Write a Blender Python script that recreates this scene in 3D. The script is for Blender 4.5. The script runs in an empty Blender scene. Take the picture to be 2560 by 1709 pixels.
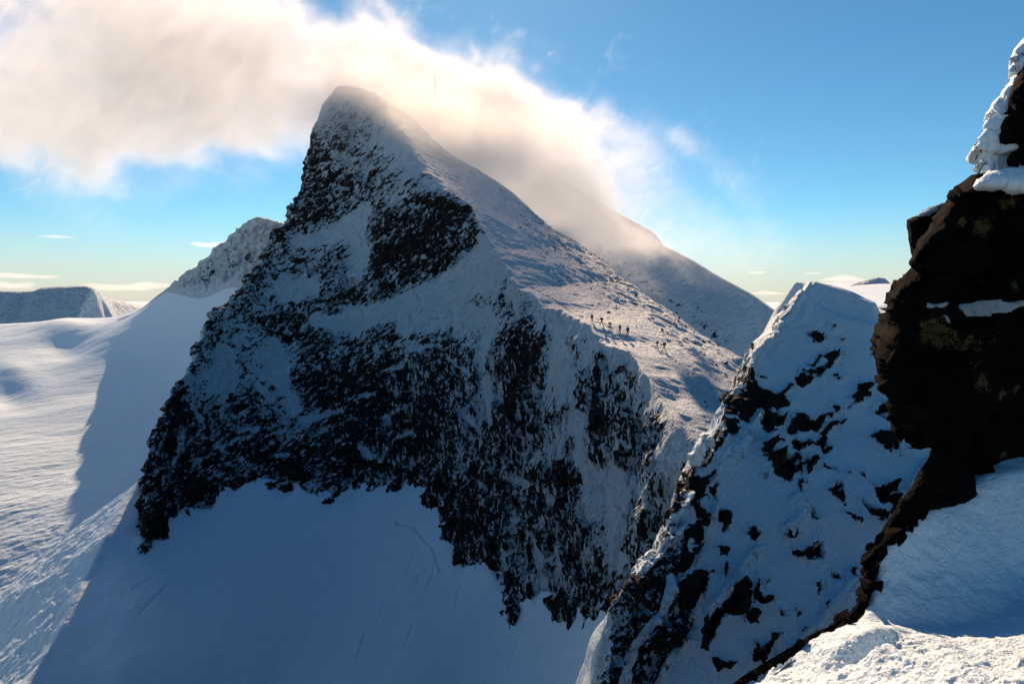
import bpy, math, random, time
import numpy as np
from mathutils import Vector, Matrix
from mathutils.geometry import delaunay_2d_cdt
T0 = time.time()
R = math.radians
C = bpy.context.scene.collection
sc = bpy.context.scene

# ------------------------------------------------------------------ camera, sky, sun, exposure
F = 1707.0                      # focal length in pixels of the 2560 x 1709 picture
PITCH = math.atan(109.5 / F)
cam_d = bpy.data.cameras.new('camera'); cam = bpy.data.objects.new('camera', cam_d); C.objects.link(cam)
cam_d.sensor_width = 36.0; cam_d.lens = F / 2560 * 36.0
cam_d.clip_start = 0.1; cam_d.clip_end = 120000
cam.location = (0, 0, 0); cam.rotation_euler = (R(90) - PITCH, 0, 0)
sc.camera = cam

SUN_EL, SUN_AZ = R(34.0), R(-4.0)          # azimuth measured from +Y towards +X
sdir = Vector((math.sin(SUN_AZ) * math.cos(SUN_EL), math.cos(SUN_AZ) * math.cos(SUN_EL), math.sin(SUN_EL)))
SDIR = np.array(sdir)
w = bpy.data.worlds.new('World'); sc.world = w; w.use_nodes = True
nt = w.node_tree; nt.nodes.clear()
sky = nt.nodes.new('ShaderNodeTexSky'); sky.sky_type = 'NISHITA'; sky.sun_disc = False
sky.sun_elevation = SUN_EL; sky.sun_rotation = SUN_AZ
sky.altitude = 2000; sky.air_density = 1.0; sky.dust_density = 0.6; sky.ozone_density = 1.5
hs = nt.nodes.new('ShaderNodeHueSaturation'); hs.inputs['Saturation'].default_value = 1.18
tint = nt.nodes.new('ShaderNodeMix'); tint.data_type = 'RGBA'; tint.blend_type = 'MULTIPLY'; tint.inputs[0].default_value = 1.0; tint.inputs[7].default_value = (0.68, 1.03, 1.02, 1)
# pale air near the horizon
tcg = nt.nodes.new('ShaderNodeTexCoord'); sxz = nt.nodes.new('ShaderNodeSeparateXYZ'); nt.links.new(tcg.outputs['Generated'], sxz.inputs[0])
hr = nt.nodes.new('ShaderNodeMapRange'); hr.interpolation_type = 'SMOOTHSTEP'; hr.inputs['From Min'].default_value = -0.02; hr.inputs['From Max'].default_value = 0.13
hr.inputs['To Min'].default_value = 0.85; hr.inputs['To Max'].default_value = 0.0; nt.links.new(sxz.outputs[2], hr.inputs[0])
hz = nt.nodes.new('ShaderNodeMix'); hz.data_type = 'RGBA'; hz.inputs[7].default_value = (7.0, 6.1, 5.5, 1)
bg = nt.nodes.new('ShaderNodeBackground'); bg.inputs['Strength'].default_value = 0.060
wo = nt.nodes.new('ShaderNodeOutputWorld')
nt.links.new(sky.outputs[0], hs.inputs['Color']); nt.links.new(hs.outputs[0], tint.inputs[6]); nt.links.new(tint.outputs[2], hz.inputs[6]); nt.links.new(hr.outputs[0], hz.inputs[0]); nt.links.new(hz.outputs[2], bg.inputs[0]); nt.links.new(bg.outputs[0], wo.inputs[0])

sl = bpy.data.lights.new('sun', 'SUN'); sl.energy = 5.0; sl.angle = R(0.5); sl.color = (1.0, 0.64, 0.40)
so = bpy.data.objects.new('sun', sl); C.objects.link(so)
so.rotation_euler = sdir.to_track_quat('Z', 'Y').to_euler(); so.location = (0, 0, 500)
sc.view_settings.view_transform = 'Standard'; sc.view_settings.look = 'None'
sc.view_settings.exposure = 0.78; sc.view_settings.gamma = 1.0
try:
    sc.cycles.volume_bounces = 2; sc.cycles.max_bounces = 5; sc.cycles.diffuse_bounces = 1
    sc.cycles.glossy_bounces = 2; sc.cycles.use_denoising = True
    sc.cycles.volume_step_rate = 1.5; sc.cycles.volume_max_steps = 128
except Exception as e:
    print(e)

# ------------------------------------------------------------------ geometry helpers
CP, SP = math.cos(PITCH), math.sin(PITCH)
def un(u, v, d):
    """point at forward distance y = d seen at picture position (u, v)"""
    a = (np.asarray(u, float) - 1280) / F; b = -(np.asarray(v, float) - 854.5) / F
    yy = CP + b * SP; zz = -SP + b * CP
    return np.stack([a / yy * d, np.ones_like(a) * d, zz / yy * d], -1)
def pj(P):
    x, y, z = P[..., 0], P[..., 1], P[..., 2]
    f = y * CP - z * SP; up = y * SP + z * CP
    return 1280 + F * x / f, 854.5 - F * up / f
def U(lst):
    return np.array([un(*p) for p in lst])

_perm = np.random.RandomState(7).permutation(256).astype(np.int32)
_perm = np.concatenate([_perm, _perm, _perm])
_grad = np.random.RandomState(3).normal(size=(256, 3)).astype(np.float32)
_grad /= np.linalg.norm(_grad, axis=1)[:, None]
def perlin(p):
    p = np.asarray(p, np.float32).reshape(-1, 3)
    i = np.floor(p).astype(np.int32); f = p - i; i &= 255
    w_ = f * f * f * (f * (f * 6 - 15) + 10)
    out = 0
    for dx in (0, 1):
        for dy in (0, 1):
            for dz in (0, 1):
                h = _perm[_perm[_perm[i[:, 0] + dx] + ((i[:, 1] + dy) & 255)] + ((i[:, 2] + dz) & 255)]
                g = _grad[h]
                d = g[:, 0] * (f[:, 0] - dx) + g[:, 1] * (f[:, 1] - dy) + g[:, 2] * (f[:, 2] - dz)
                wx = w_[:, 0] if dx else 1 - w_[:, 0]
                wy = w_[:, 1] if dy else 1 - w_[:, 1]
                wz = w_[:, 2] if dz else 1 - w_[:, 2]
                out = out + d * wx * wy * wz
    return out * 1.7
def fbm(P, scale, octv=4, seed=0, gain=0.5, ridged=False, stretch=None):
    """P (N,3) world; scale = wavelength in metres; stretch = (dir, factor): longer along dir"""
    P = np.asarray(P, np.float32).reshape(-1, 3)
    if stretch is not None:
        for dr, k in stretch:
            dr = np.array(dr, np.float32); dr /= np.linalg.norm(dr)
            P = P - (P @ dr)[:, None] * dr[None] * (1 - 1.0 / k)
    tot = np.zeros(len(P), np.float32); amp = 1.0; s = 1.0 / scale; na = 0
    for o in range(octv):
        n = perlin(P * s + np.float32(seed * 17.3 + o * 5.1))
        if ridged: n = 1 - 2 * np.abs(n)
        tot += amp * n; na += amp; amp *= gain; s *= 2.03
    return tot / na
def worley(P, scale, seed=0, facets=True):
    """returns faceted relief: a random tilted plane per cell, and F1 distance"""
    P = np.asarray(P, np.float32).reshape(-1, 3) / scale + seed * 11.7
    i = np.floor(P).astype(np.int32); best = np.full(len(P), 9e9, np.float32); val = np.zeros(len(P), np.float32)
    for dx in (-1, 0, 1):
        for dy in (-1, 0, 1):
            for dz in (-1, 0, 1):
                c = i + np.array([dx, dy, dz], np.int32)
                h = _perm[_perm[_perm[c[:, 0] & 255] + (c[:, 1] & 255)] + (c[:, 2] & 255)]
                ctr = c + 0.5 + _grad[h] * 0.45
                v = P - ctr; d = (v * v).sum(1)
                m = d < best
                g = _grad[(h * 7 + 13) & 255]
                val = np.where(m, (v * g).sum(1) + (h / 255.0 - 0.5) * 0.9, val)
                best = np.where(m, d, best)
    return val, np.sqrt(best)
def sstep(a, b, x):
    t = np.clip((x - a) / (b - a), 0, 1); return t * t * (3 - 2 * t)

def cdt_interp(P, X, Y, edges=()):
    """linear interpolation of P's z over the constrained Delaunay triangulation in plan"""
    vs = [Vector((float(p[0]), float(p[1]))) for p in P]
    r = delaunay_2d_cdt(vs, list(edges), [], 0, 1e-5)
    V = np.array([(v.x, v.y) for v in r[0]]); orig = r[3]
    Z = np.array([P[o[0]][2] if len(o) else np.nan for o in orig])
    for k in np.where(np.isnan(Z))[0]:
        dd = ((P[:, :2] - V[k]) ** 2).sum(1); n = np.argsort(dd)[:3]; ww = 1 / (dd[n] + 1e-6); Z[k] = (P[n, 2] * ww).sum() / ww.sum()
    sh = X.shape; X = X.ravel(); Y = Y.ravel(); out = np.full(X.shape, np.nan)
    order = np.argsort(Y, kind='stable'); Ys = Y[order]
    for t in r[2]:
        a, b, c = V[t[0]], V[t[1]], V[t[2]]
        den = (b[1] - c[1]) * (a[0] - c[0]) + (c[0] - b[0]) * (a[1] - c[1])
        if abs(den) < 1e-9: continue
        y0, y1 = min(a[1], b[1], c[1]), max(a[1], b[1], c[1])
        s, e = np.searchsorted(Ys, y0 - 1e-3), np.searchsorted(Ys, y1 + 1e-3)
        ix = order[s:e]; x = X[ix]; y = Y[ix]
        m = (x >= min(a[0], b[0], c[0]) - 1e-3) & (x <= max(a[0], b[0], c[0]) + 1e-3)
        ix = ix[m]; x = x[m]; y = y[m]
        l1 = ((b[1] - c[1]) * (x - c[0]) + (c[0] - b[0]) * (y - c[1])) / den
        l2 = ((c[1] - a[1]) * (x - c[0]) + (a[0] - c[0]) * (y - c[1])) / den
        l3 = 1 - l1 - l2
        m = (l1 > -1e-5) & (l2 > -1e-5) & (l3 > -1e-5)
        out[ix[m]] = l1[m] * Z[t[0]] + l2[m] * Z[t[1]] + l3[m] * Z[t[2]]
    return out.reshape(sh)
def tps(P, X, Y, lam=0.0):
    """thin plate spline z(x, y) through P"""
    n = len(P); sx = max(np.ptp(P[:, 0]), np.ptp(P[:, 1]))
    q = P[:, :2] / sx
    def k(d2): return 0.5 * d2 * np.log(d2 + 1e-12)
    A = np.zeros((n + 3, n + 3)); d2 = ((q[:, None] - q[None]) ** 2).sum(-1)
    A[:n, :n] = k(d2) + lam * np.eye(n); A[:n, n] = 1; A[:n, n + 1:] = q; A[n, :n] = 1; A[n + 1:, :n] = q.T
    b = np.concatenate([P[:, 2], [0, 0, 0]]); s = np.linalg.solve(A, b)
    sh = X.shape; x = X.ravel() / sx; y = Y.ravel() / sx; out = s[n] + s[n + 1] * x + s[n + 2] * y
    for i in range(n):
        out = out + s[i] * k((x - q[i, 0]) ** 2 + (y - q[i, 1]) ** 2)
    return out.reshape(sh)
def blur(Z, r, c):
    def one(Z, s, ax):
        if s <= 0: return Z
        n = int(3 * s) + 1; k = np.exp(-0.5 * (np.arange(-n, n + 1) / s) ** 2); k /= k.sum()
        Zp = np.pad(Z, [(n, n) if a == ax else (0, 0) for a in range(2)], mode='edge')
        out = 0
        for i, kk in enumerate(k):
            sl_ = [slice(None)] * 2; sl_[ax] = slice(i, i + Z.shape[ax]); out = out + kk * Zp[tuple(sl_)]
        return out
    return one(one(Z, r, 0), c, 1)
def gridN(P):
    """vertex normals of a grid of points (rows, cols, 3), rows going away from the camera"""
    du = np.gradient(P, axis=1); dv = np.gradient(P, axis=0)
    n = np.cross(du, dv); n /= np.linalg.norm(n, axis=-1, keepdims=True) + 1e-12
    return n
def grid_mesh(name, P, mats, attrs=None, keep=None, mat_idx=None, parent=None):
    r, c = P.shape[:2]
    idx = np.arange(r * c, dtype=np.int32).reshape(r, c)
    q = np.stack([idx[:-1, :-1], idx[:-1, 1:], idx[1:, 1:], idx[1:, :-1]], -1).reshape(-1, 4)
    V = P.reshape(-1, 3)
    if keep is not None:
        k = keep.ravel(); m = k[q].all(1); q = q[m]
        used = np.zeros(len(V), bool); used[q.ravel()] = True
        new = np.cumsum(used) - 1; V = V[used]; q = new[q].astype(np.int32)
    else: used = None
    return raw_mesh(name, V, q, mats, {k: (a.reshape(-1)[used] if used is not None else a.reshape(-1)) for k, a in (attrs or {}).items()}, parent)
def raw_mesh(name, V, q, mats, attrs=None, parent=None, smooth=True):
    me = bpy.data.meshes.new(name)
    n = q.shape[1]
    me.vertices.add(len(V)); me.vertices.foreach_set('co', np.ascontiguousarray(V, np.float32).ravel())
    me.loops.add(q.size); me.loops.foreach_set('vertex_index', np.ascontiguousarray(q, np.int32).ravel())
    me.polygons.add(len(q)); me.polygons.foreach_set('loop_start', np.arange(0, q.size, n, dtype=np.int32))
    me.polygons.foreach_set('loop_total', np.full(len(q), n, np.int32))
    me.polygons.foreach_set('use_smooth', np.full(len(q), smooth))
    for k, a in (attrs or {}).items():
        at = me.attributes.new(k, 'FLOAT', 'POINT'); at.data.foreach_set('value', np.ascontiguousarray(a, np.float32))
    me.update(calc_edges=True); me.validate()
    for m in (mats if isinstance(mats, (list, tuple)) else [mats]): me.materials.append(m)
    o = bpy.data.objects.new(name, me); C.objects.link(o)
    if parent is not None: o.parent = parent
    return o
def tag(o, label=None, cat=None, group=None, kind=None):
    if label: o['label'] = label
    if cat: o['category'] = cat
    if group: o['group'] = group
    if kind: o['kind'] = kind
    return o
def persp_grid(u0, u1, nc, y0, y1, nr, geo=False):
    a = np.linspace((u0 - 1280) / F, (u1 - 1280) / F, nc)
    y = np.geomspace(y0, y1, nr) if geo else np.linspace(y0, y1, nr)
    Yg = np.repeat(y[:, None], nc, 1); Xg = a[None] * Yg
    return Xg, Yg
def sd_poly(u, v, poly):
    """signed distance to a polygon, positive inside"""
    poly = np.asarray(poly, float); d = np.full(u.shape, 1e9); ins = np.zeros(u.shape, bool)
    for i in range(len(poly)):
        a = poly[i]; b = poly[(i + 1) % len(poly)]
        e = b - a; wx = u - a[0]; wy = v - a[1]
        t = np.clip((wx * e[0] + wy * e[1]) / (e @ e + 1e-9), 0, 1)
        d = np.minimum(d, (wx - e[0] * t) ** 2 + (wy - e[1] * t) ** 2)
        c = ((a[1] > v) != (b[1] > v)) & (u < (b[0] - a[0]) * (v - a[1]) / (b[1] - a[1] + 1e-12) + a[0])
        ins ^= c
    d = np.sqrt(d); return np.where(ins, d, -d)
def d_line(u, v, pts):
    pts = np.asarray(pts, float); d = np.full(u.shape, 1e9)
    for a, b in zip(pts[:-1], pts[1:]):
        e = b - a; wx = u - a[0]; wy = v - a[1]
        t = np.clip((wx * e[0] + wy * e[1]) / (e @ e + 1e-9), 0, 1)
        d = np.minimum(d, (wx - e[0] * t) ** 2 + (wy - e[1] * t) ** 2)
    return np.sqrt(d)

# ------------------------------------------------------------------ materials
class NB:
    def __init__(s, name):
        s.m = bpy.data.materials.new(name); s.m.use_nodes = True; s.t = s.m.node_tree
        s.t.nodes.clear(); s.out = s.n('ShaderNodeOutputMaterial')
    def n(s, ty, **kw):
        x = s.t.nodes.new(ty)
        for k, v in kw.items(): setattr(x, k, v)
        return x
    def l(s, a, b): s.t.links.new(a, b)
    def val(s, node, **kw):
        for k, v in kw.items(): node.inputs[k.replace('_', ' ')].default_value = v
        return node
    def math(s, op, a, b=None, c=None, clamp=False):
        x = s.n('ShaderNodeMath', operation=op, use_clamp=clamp)
        for i, q in enumerate((a, b, c)):
            if q is None: continue
            if isinstance(q, (int, float)): x.inputs[i].default_value = q
            else: s.l(q, x.inputs[i])
        return x.outputs[0]
    def attr(s, name): x = s.n('ShaderNodeAttribute', attribute_name=name); return x.outputs['Fac']
    def coords(s, rot=(0, 0, 0), scale=(1, 1, 1)):
        g = s.n('ShaderNodeNewGeometry')
        m = s.n('ShaderNodeMapping', vector_type='TEXTURE'); m.inputs['Rotation'].default_value = rot; m.inputs['Scale'].default_value = scale
        s.l(g.outputs['Position'], m.inputs['Vector']); return m.outputs[0]
    def noise(s, co, scale, detail=4, rough=0.55, dist=0.0):
        x = s.n('ShaderNodeTexNoise'); s.val(x, Scale=scale, Detail=detail, Roughness=rough, Distortion=dist)
        s.l(co, x.inputs['Vector']); return x.outputs['Fac']
    def mixc(s, f, a, b):
        x = s.n('ShaderNodeMix', data_type='RGBA')
        for i, q in ((0, f), (6, a), (7, b)):
            if isinstance(q, (int, float, tuple)): x.inputs[i].default_value = q
            else: s.l(q, x.inputs[i])
        return x.outputs[2]
    def mixf(s, f, a, b):
        x = s.n('ShaderNodeMix', data_type='FLOAT')
        for i, q in ((0, f), (2, a), (3, b)):
            if isinstance(q, (int, float)): x.inputs[i].default_value = q
            else: s.l(q, x.inputs[i])
        return x.outputs[0]
    def ramp(s, f, a, b):
        x = s.n('ShaderNodeMapRange', interpolation_type='SMOOTHSTEP'); s.val(x, From_Min=a, From_Max=b); s.l(f, x.inputs[0]); return x.outputs[0]
    def bump(s, h, strength, dist, normal=None):
        x = s.n('ShaderNodeBump'); s.val(x, Strength=strength, Distance=dist); s.l(h, x.inputs['Height'])
        if normal is not None: s.l(normal, x.inputs['Normal'])
        return x.outputs[0]
    def bsdf(s, col, rough, nrm=None, spec=0.3):
        x = s.n('ShaderNodeBsdfPrincipled')
        for k, q in (('Base Color', col), ('Roughness', rough)):
            if isinstance(q, (int, float, tuple)): x.inputs[k].default_value = q
            else: s.l(q, x.inputs[k])
        x.inputs['Specular IOR Level'].default_value = spec
        if nrm is not None: s.l(nrm, x.inputs['Normal'])
        s.l(x.outputs[0], s.out.inputs[0]); return x

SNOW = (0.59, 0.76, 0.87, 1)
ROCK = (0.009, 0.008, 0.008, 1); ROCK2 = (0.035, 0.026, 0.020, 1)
def mat_snow(name, s1, s2, b1, b2, stretch=(1, 1, 1), rot=(0, 0, 0), rough=0.6):
    k = NB(name); co = k.coords(rot, stretch)
    h1 = k.noise(co, 1 / s1, 4, 0.55, 0.4); h2 = k.noise(co, 1 / s2, 3, 0.6)
    n = k.bump(h1, 1.0, b1); n = k.bump(h2, 1.0, b2, n)
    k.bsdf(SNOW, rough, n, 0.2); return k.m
def mat_face(name, px, fb=1.0, na_=1.0):
    """snow-plastered rock: the share of rock comes from the mesh, broken up by noise; px = size of one picture pixel on it in metres"""
    k = NB(name)
    d = k.attr('rock'); lo = k.attr('pat'); dr = k.attr('dirv')
    co = k.coords((0, R(-38), 0), (2.3, 1.3, 1.0)); cv = k.coords((0, R(-8), 0), (0.8, 1.0, 2.2))
    s = 1 / (px * 13)
    na = k.noise(co, s, 6, 0.62, 0.6); nb = k.noise(cv, s, 6, 0.62, 0.6)
    n1 = k.mixf(dr, na, nb)
    na2 = k.noise(co, s * 3.1, 3, 0.7, 0.5); nb2 = k.noise(cv, s * 3.1, 3, 0.7, 0.5)
    n2 = k.mixf(dr, na2, nb2)
    v = k.math('ADD', k.math('MULTIPLY', k.math('SUBTRACT', n1, 0.5), 2.2 * na_), k.math('MULTIPLY', k.math('SUBTRACT', n2, 0.5), 1.6 * na_))
    for sc_, am in ((1 / (px * 12), 0.40 * na_), (1 / (px * 5.5), 0.42 * na_)):
        fs = []
        for c_ in (co, cv):
            wv = k.n('ShaderNodeTexNoise'); k.val(wv, Scale=sc_ * 0.9, Detail=3.0); k.l(c_, wv.inputs['Vector'])
            va = k.n('ShaderNodeVectorMath', operation='MULTIPLY_ADD'); k.l(wv.outputs['Color'], va.inputs[0]); va.inputs[1].default_value = (0.9 / sc_,) * 3; k.l(c_, va.inputs[2])
            vo = k.n('ShaderNodeTexVoronoi'); k.val(vo, Scale=sc_); k.l(va.outputs[0], vo.inputs['Vector'])
            sp = k.n('ShaderNodeSeparateColor'); k.l(vo.outputs['Color'], sp.inputs[0]); fs.append(sp.outputs[0])
        v = k.math('ADD', v, k.math('MULTIPLY', k.math('SUBTRACT', k.mixf(dr, fs[0], fs[1]), 0.5), am))
    v = k.math('ADD', v, k.math('MULTIPLY', lo, 0.28))
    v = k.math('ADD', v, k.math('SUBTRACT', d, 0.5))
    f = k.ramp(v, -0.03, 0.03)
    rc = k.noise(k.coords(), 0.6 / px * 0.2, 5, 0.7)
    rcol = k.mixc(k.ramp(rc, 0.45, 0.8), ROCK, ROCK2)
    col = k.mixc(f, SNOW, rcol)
    hgt = k.math('ADD', k.math('MULTIPLY', k.math('MINIMUM', v, 0.25), 1.2), k.math('MULTIPLY', rc, 0.6))
    nm = k.bump(hgt, 0.8, px * 8)
    fine = k.noise(k.coords(), 1 / (px * 18), 4, 0.6)
    nm = k.bump(fine, 1.0, px * 5 * fb, nm)
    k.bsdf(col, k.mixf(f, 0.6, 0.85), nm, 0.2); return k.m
#PART2

# ------------------------------------------------------------------ the share of bare rock on the main face (rows 50 px apart)
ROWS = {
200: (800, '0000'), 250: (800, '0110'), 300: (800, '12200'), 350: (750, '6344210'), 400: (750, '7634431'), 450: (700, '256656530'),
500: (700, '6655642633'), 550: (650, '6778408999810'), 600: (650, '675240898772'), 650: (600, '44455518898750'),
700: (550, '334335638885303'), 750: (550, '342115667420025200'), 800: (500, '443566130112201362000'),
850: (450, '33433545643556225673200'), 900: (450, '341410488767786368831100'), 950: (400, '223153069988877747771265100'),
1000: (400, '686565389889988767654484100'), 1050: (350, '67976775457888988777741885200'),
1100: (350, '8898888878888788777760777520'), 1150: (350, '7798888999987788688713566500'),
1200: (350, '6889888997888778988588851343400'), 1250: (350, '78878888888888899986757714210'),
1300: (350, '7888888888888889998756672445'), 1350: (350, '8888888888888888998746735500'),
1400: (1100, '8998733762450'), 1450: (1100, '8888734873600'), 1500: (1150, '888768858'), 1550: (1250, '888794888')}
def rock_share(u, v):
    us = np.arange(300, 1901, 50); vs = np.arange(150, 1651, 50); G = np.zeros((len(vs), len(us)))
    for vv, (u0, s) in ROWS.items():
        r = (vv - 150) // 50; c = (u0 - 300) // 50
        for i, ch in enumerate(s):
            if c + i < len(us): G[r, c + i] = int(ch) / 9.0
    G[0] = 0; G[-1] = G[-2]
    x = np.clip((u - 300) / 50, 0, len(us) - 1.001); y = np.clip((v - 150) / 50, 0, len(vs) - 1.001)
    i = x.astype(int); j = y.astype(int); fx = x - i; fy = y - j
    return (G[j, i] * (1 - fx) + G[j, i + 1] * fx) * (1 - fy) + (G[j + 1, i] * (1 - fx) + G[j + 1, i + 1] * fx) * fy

Q = 1.0                                            # mesh density
# ------------------------------------------------------------------ main mountain
SKY_L = [(358,1350,186),(368,1260,189),(358,1189,193),(365,1143,196),(378,1102,200),(409,1041,207),(429,955,215),(475,921,222),(483,894,226),
 (502,840,235),(525,786,243),(556,767,247),(571,748,252),(590,729,256),(617,695,263),(670,641,274),(682,583,281),(715,556,286),(723,515,288),
 (742,477,291),(771,454,294),(777,435,294.5),(775,403,295.5),(776,352,297),(785,311,298),(798,285,299),(806,253,300),(822,237,301),(841,215,302)]
SKY_R = [(857,212,302),(892,215,302),(931,228,307),(956,244,313),(988,276,321),(1026,290,325),(1112,378,325),(1208,432,319),(1240,454,314),(1364,560,284),
 (1464,625,254),(1560,698,221),(1675,786,191),(1790,863,168),(1870,905,152),(1950,1050,126),(1960,1200,108)]
KEDGE = [(1052,422,270),(1176,524,247),(1232,621,226),(1265,683,213),(1291,725,205),(1337,744,196),(1353,771,190),(1406,782,182),(1472,820,165),
 (1491,855,159),(1575,886,148),(1610,943,138),(1644,997,130),(1690,1035,122),(1705,1070,118),(1755,1127,112),(1800,1230,104)]
BASE = [(358,1350,186),(436,1297,196),(523,1253,205),(621,1210,212),(697,1231,212),(817,1226,214),(905,1199,218),(1046,1204,212),(1101,1242,204),
 (1106,1351,190),(1155,1439,178),(1210,1428,174),(1264,1526,164),(1340,1504,158),(1449,1553,142),(1526,1504,130),(1600,1600,112)]
FACE = [(520,1050,222),(620,1050,228),(620,900,240),(700,1100,226),(700,950,240),(700,800,256),(760,700,268),(760,600,279),(820,500,288),(870,400,293),
 (900,300,298),(850,1100,228),(850,950,240),(850,800,252),(900,650,266),(930,540,276),(1000,1100,220),(1000,950,230),(1000,800,242),(1020,650,254),
 (1080,560,256),(1100,1100,211),(1130,950,218),(1130,800,229),(1150,700,235),(1180,600,240),(1180,1300,184),(1200,1150,195),(1220,1000,203),
 (1230,850,211),(1250,760,214),(1300,1350,169),(1320,1200,177),(1330,1050,183),(1330,900,189),(1420,1350,152),(1430,1150,159),(1430,1000,164),
 (1430,880,168),(1530,1350,132),(1530,1200,137),(1550,1050,142),(1620,1200,118),(1620,1100,125),(1700,1200,104)]
def chain(k0, n): return [(k0 + i, k0 + i + 1) for i in range(n - 1)]
pl, pr, pk, pb, pf = U(SKY_L), U(SKY_R), U(KEDGE), U(BASE), U(FACE)
def off(P, dx, dy, dz): return P + np.array([dx, dy, dz], float)
sky_all = np.concatenate([pl, pr])
ns = len(pl)
out1 = np.concatenate([off(pl[::2], -4, 5, -14), off(pr[:4], -1, 9, -9), off(pr[4::2], 7, 5, -4)])
out2 = np.concatenate([off(pl[::3], -22, 26, -60), off(pr[:4:2], -3, 60, -70), off(pr[4::2], 40, 28, -45)])
und = np.concatenate([off(pb, 0, -7, -22)]); und2 = off(pb[::3], 0, -30, -60)
PM = np.concatenate([sky_all, pk, pb[1:], pf, out1, out2, und, und2, off(pl[:1], -25, 0, -40), np.array([[-160,92,-190.],[-60,92,-190],[0,92,-190],[14,92,-190],[24,92,-170],[60,92,-60],[90,92,-90]])])
e = chain(0, len(sky_all)) + chain(len(sky_all), len(pk)) + chain(len(sky_all) + len(pk), len(pb) - 1)
X, Y = persp_grid(230, 2010, int(1100 * Q), 100, 375, int(1080 * Q))
Z = cdt_interp(PM, X, Y, e)
for _ in range(1):
    bad = np.isnan(Z); Z[bad] = -150
Z = blur(Z, 1.6 * Q, 1.6 * Q)
u, v = pj(np.stack([X, Y, Z], -1)); ms = sstep(870, 960, u) * sstep(640, 500, v) * sstep(0, 40, v - np.interp(u, [p[0] for p in SKY_R], [p[1] for p in SKY_R])) * sstep(1500, 1400, u)
Z = Z * (1 - ms) + blur(Z, 16, 16) * ms
keep = ~bad & (Z > -112)
P = np.stack([X, Y, Z], -1); N = gridN(P)
u, v = pj(P)
pf_ = P.reshape(-1, 3)
rock = rock_share(u, v)
# right of the edge the slope is wind-blown snow
kk = np.array(KEDGE)[:, :2]
flank_poly = [(p[0], p[1]) for p in KEDGE] + [(1990, 1230), (1990, 860), (1790, 830), (1560, 660), (1364, 520), (1240, 410), (1120, 340), (1000, 240), (965, 330)]
fl = sstep(-10, 14, sd_poly(u, v, flank_poly))
rock = rock * (1 - fl)
Pq = P.reshape(-1, 3)
md1 = fbm(Pq, 22, 3, 301, stretch=[((0.75, 0, 0.6), 3.0)]).reshape(Z.shape); md2 = fbm(Pq, 18, 3, 302, stretch=[((0.1, 0.2, 1), 3.5)]).reshape(Z.shape)
md3 = fbm(Pq, 6.5, 3, 303, ridged=True, stretch=[((0.7, 0, 0.7), 2.5)]).reshape(Z.shape); md4 = fbm(Pq, 6.5, 3, 304, ridged=True, stretch=[((0.1, 0.1, 1), 3)]).reshape(Z.shape)
dirv = sstep(900, 1150, u + 0.35 * (v - 800)) * sstep(780, 950, v)
big = (md1 * (1 - dirv) + md2 * dirv) * 0.5 - (md3 * (1 - dirv) + md4 * dirv) * 0.28 + 0.05
rock = np.clip(rock + big * sstep(0.08, 0.35, rock) * 1.25, 0, 1.15)
wob = fbm(Pq, 5, 4, 305).reshape(Z.shape) * 9; wob2 = fbm(Pq, 5, 4, 306).reshape(Z.shape) * 9
for l, wd_ in (([(735,604),(800,592),(860,568),(920,530)],12), ([(905,545),(900,610),(893,690)],13), ([(710,725),(780,720)],20), ([(785,802),(850,806)],15), ([(690,880),(712,960),(740,1015)],20),
   ([(560,880),(578,960)],16), ([(880,800),(1000,762),(1130,692),(1200,640),(1225,700)],24), ([(1010,825),(1100,792),(1190,790)],14), ([(1448,1050),(1455,1130),(1470,1200),(1480,1290)],22),
   ([(1530,1180),(1530,1300),(1545,1400)],18), ([(1215,950),(1228,1050)],8), ([(1325,1290),(1350,1400),(1352,1470)],9), ([(1280,1195),(1322,1212)],13), ([(1370,1225),(1388,1255)],14),
   ([(1400,880),(1425,1000)],18), ([(755,1052),(800,1042),(850,1028)],7), ([(830,1112),(872,1088)],6), ([(462,1080),(440,1150),(424,1200)],6), ([(596,1082),(645,1070)],6), ([(960,1042),(1012,1010)],8),
   ([(980,1102),(1032,1080)],7), ([(908,1120),(928,1138)],9), ([(1500,1180),(1600,1230)],10), ([(1120,900),(1170,930)],6), ([(960,930),(1010,915)],6), ([(1040,880),(1080,870)],6), ([(640,960),(680,1000)],7),
   ([(880,1000),(940,985)],7), ([(480,1010),(500,1060)],6), ([(540,1120),(590,1105)],5), ([(660,1150),(720,1135)],5), ([(1150,1030),(1200,1080)],6), ([(1180,1290),(1190,1370)],5), ([(1250,1340),(1262,1420)],6)):
    rock -= 0.8 * np.exp(-(d_line(u + wob, v + wob2, l) / wd_) ** 2) * (1 - fl)
for l, wd_ in (([(1372,845),(1345,890),(1310,960),(1275,1030)],8), ([(1020,505),(1075,512),(1135,515),(1175,528)],8), ([(675,828),(725,848)],8), ([(1100,560),(1040,610),(960,650)],14), ([(1200,590),(1150,640),(1080,680)],12),
   ([(600,1130),(760,1190)],16), ([(880,1150),(1000,1175)],10), ([(1115,1180),(1125,1320)],12), ([(1500,890),(1495,980),(1510,1060)],10), ([(455,960),(440,1060),(425,1130)],9), ([(760,380),(790,370)],8)):
    rock += 0.7 * np.exp(-(d_line(u + wob, v + wob2, l) / wd_) ** 2) * (1 - fl)
rock = np.clip(rock, 0, 1.25)
n1 = fbm(pf_, 26, 3, 1).reshape(Z.shape); n2 = fbm(pf_, 7.5, 4, 2, ridged=True, stretch=[((0.3, 0.3, 1), 2.0)]).reshape(Z.shape)
w1 = worley(pf_ + 0.6 * np.stack([fbm(pf_, 3, 2, 9)] * 3, -1), 5.0, 3)[0].reshape(Z.shape)
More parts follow.
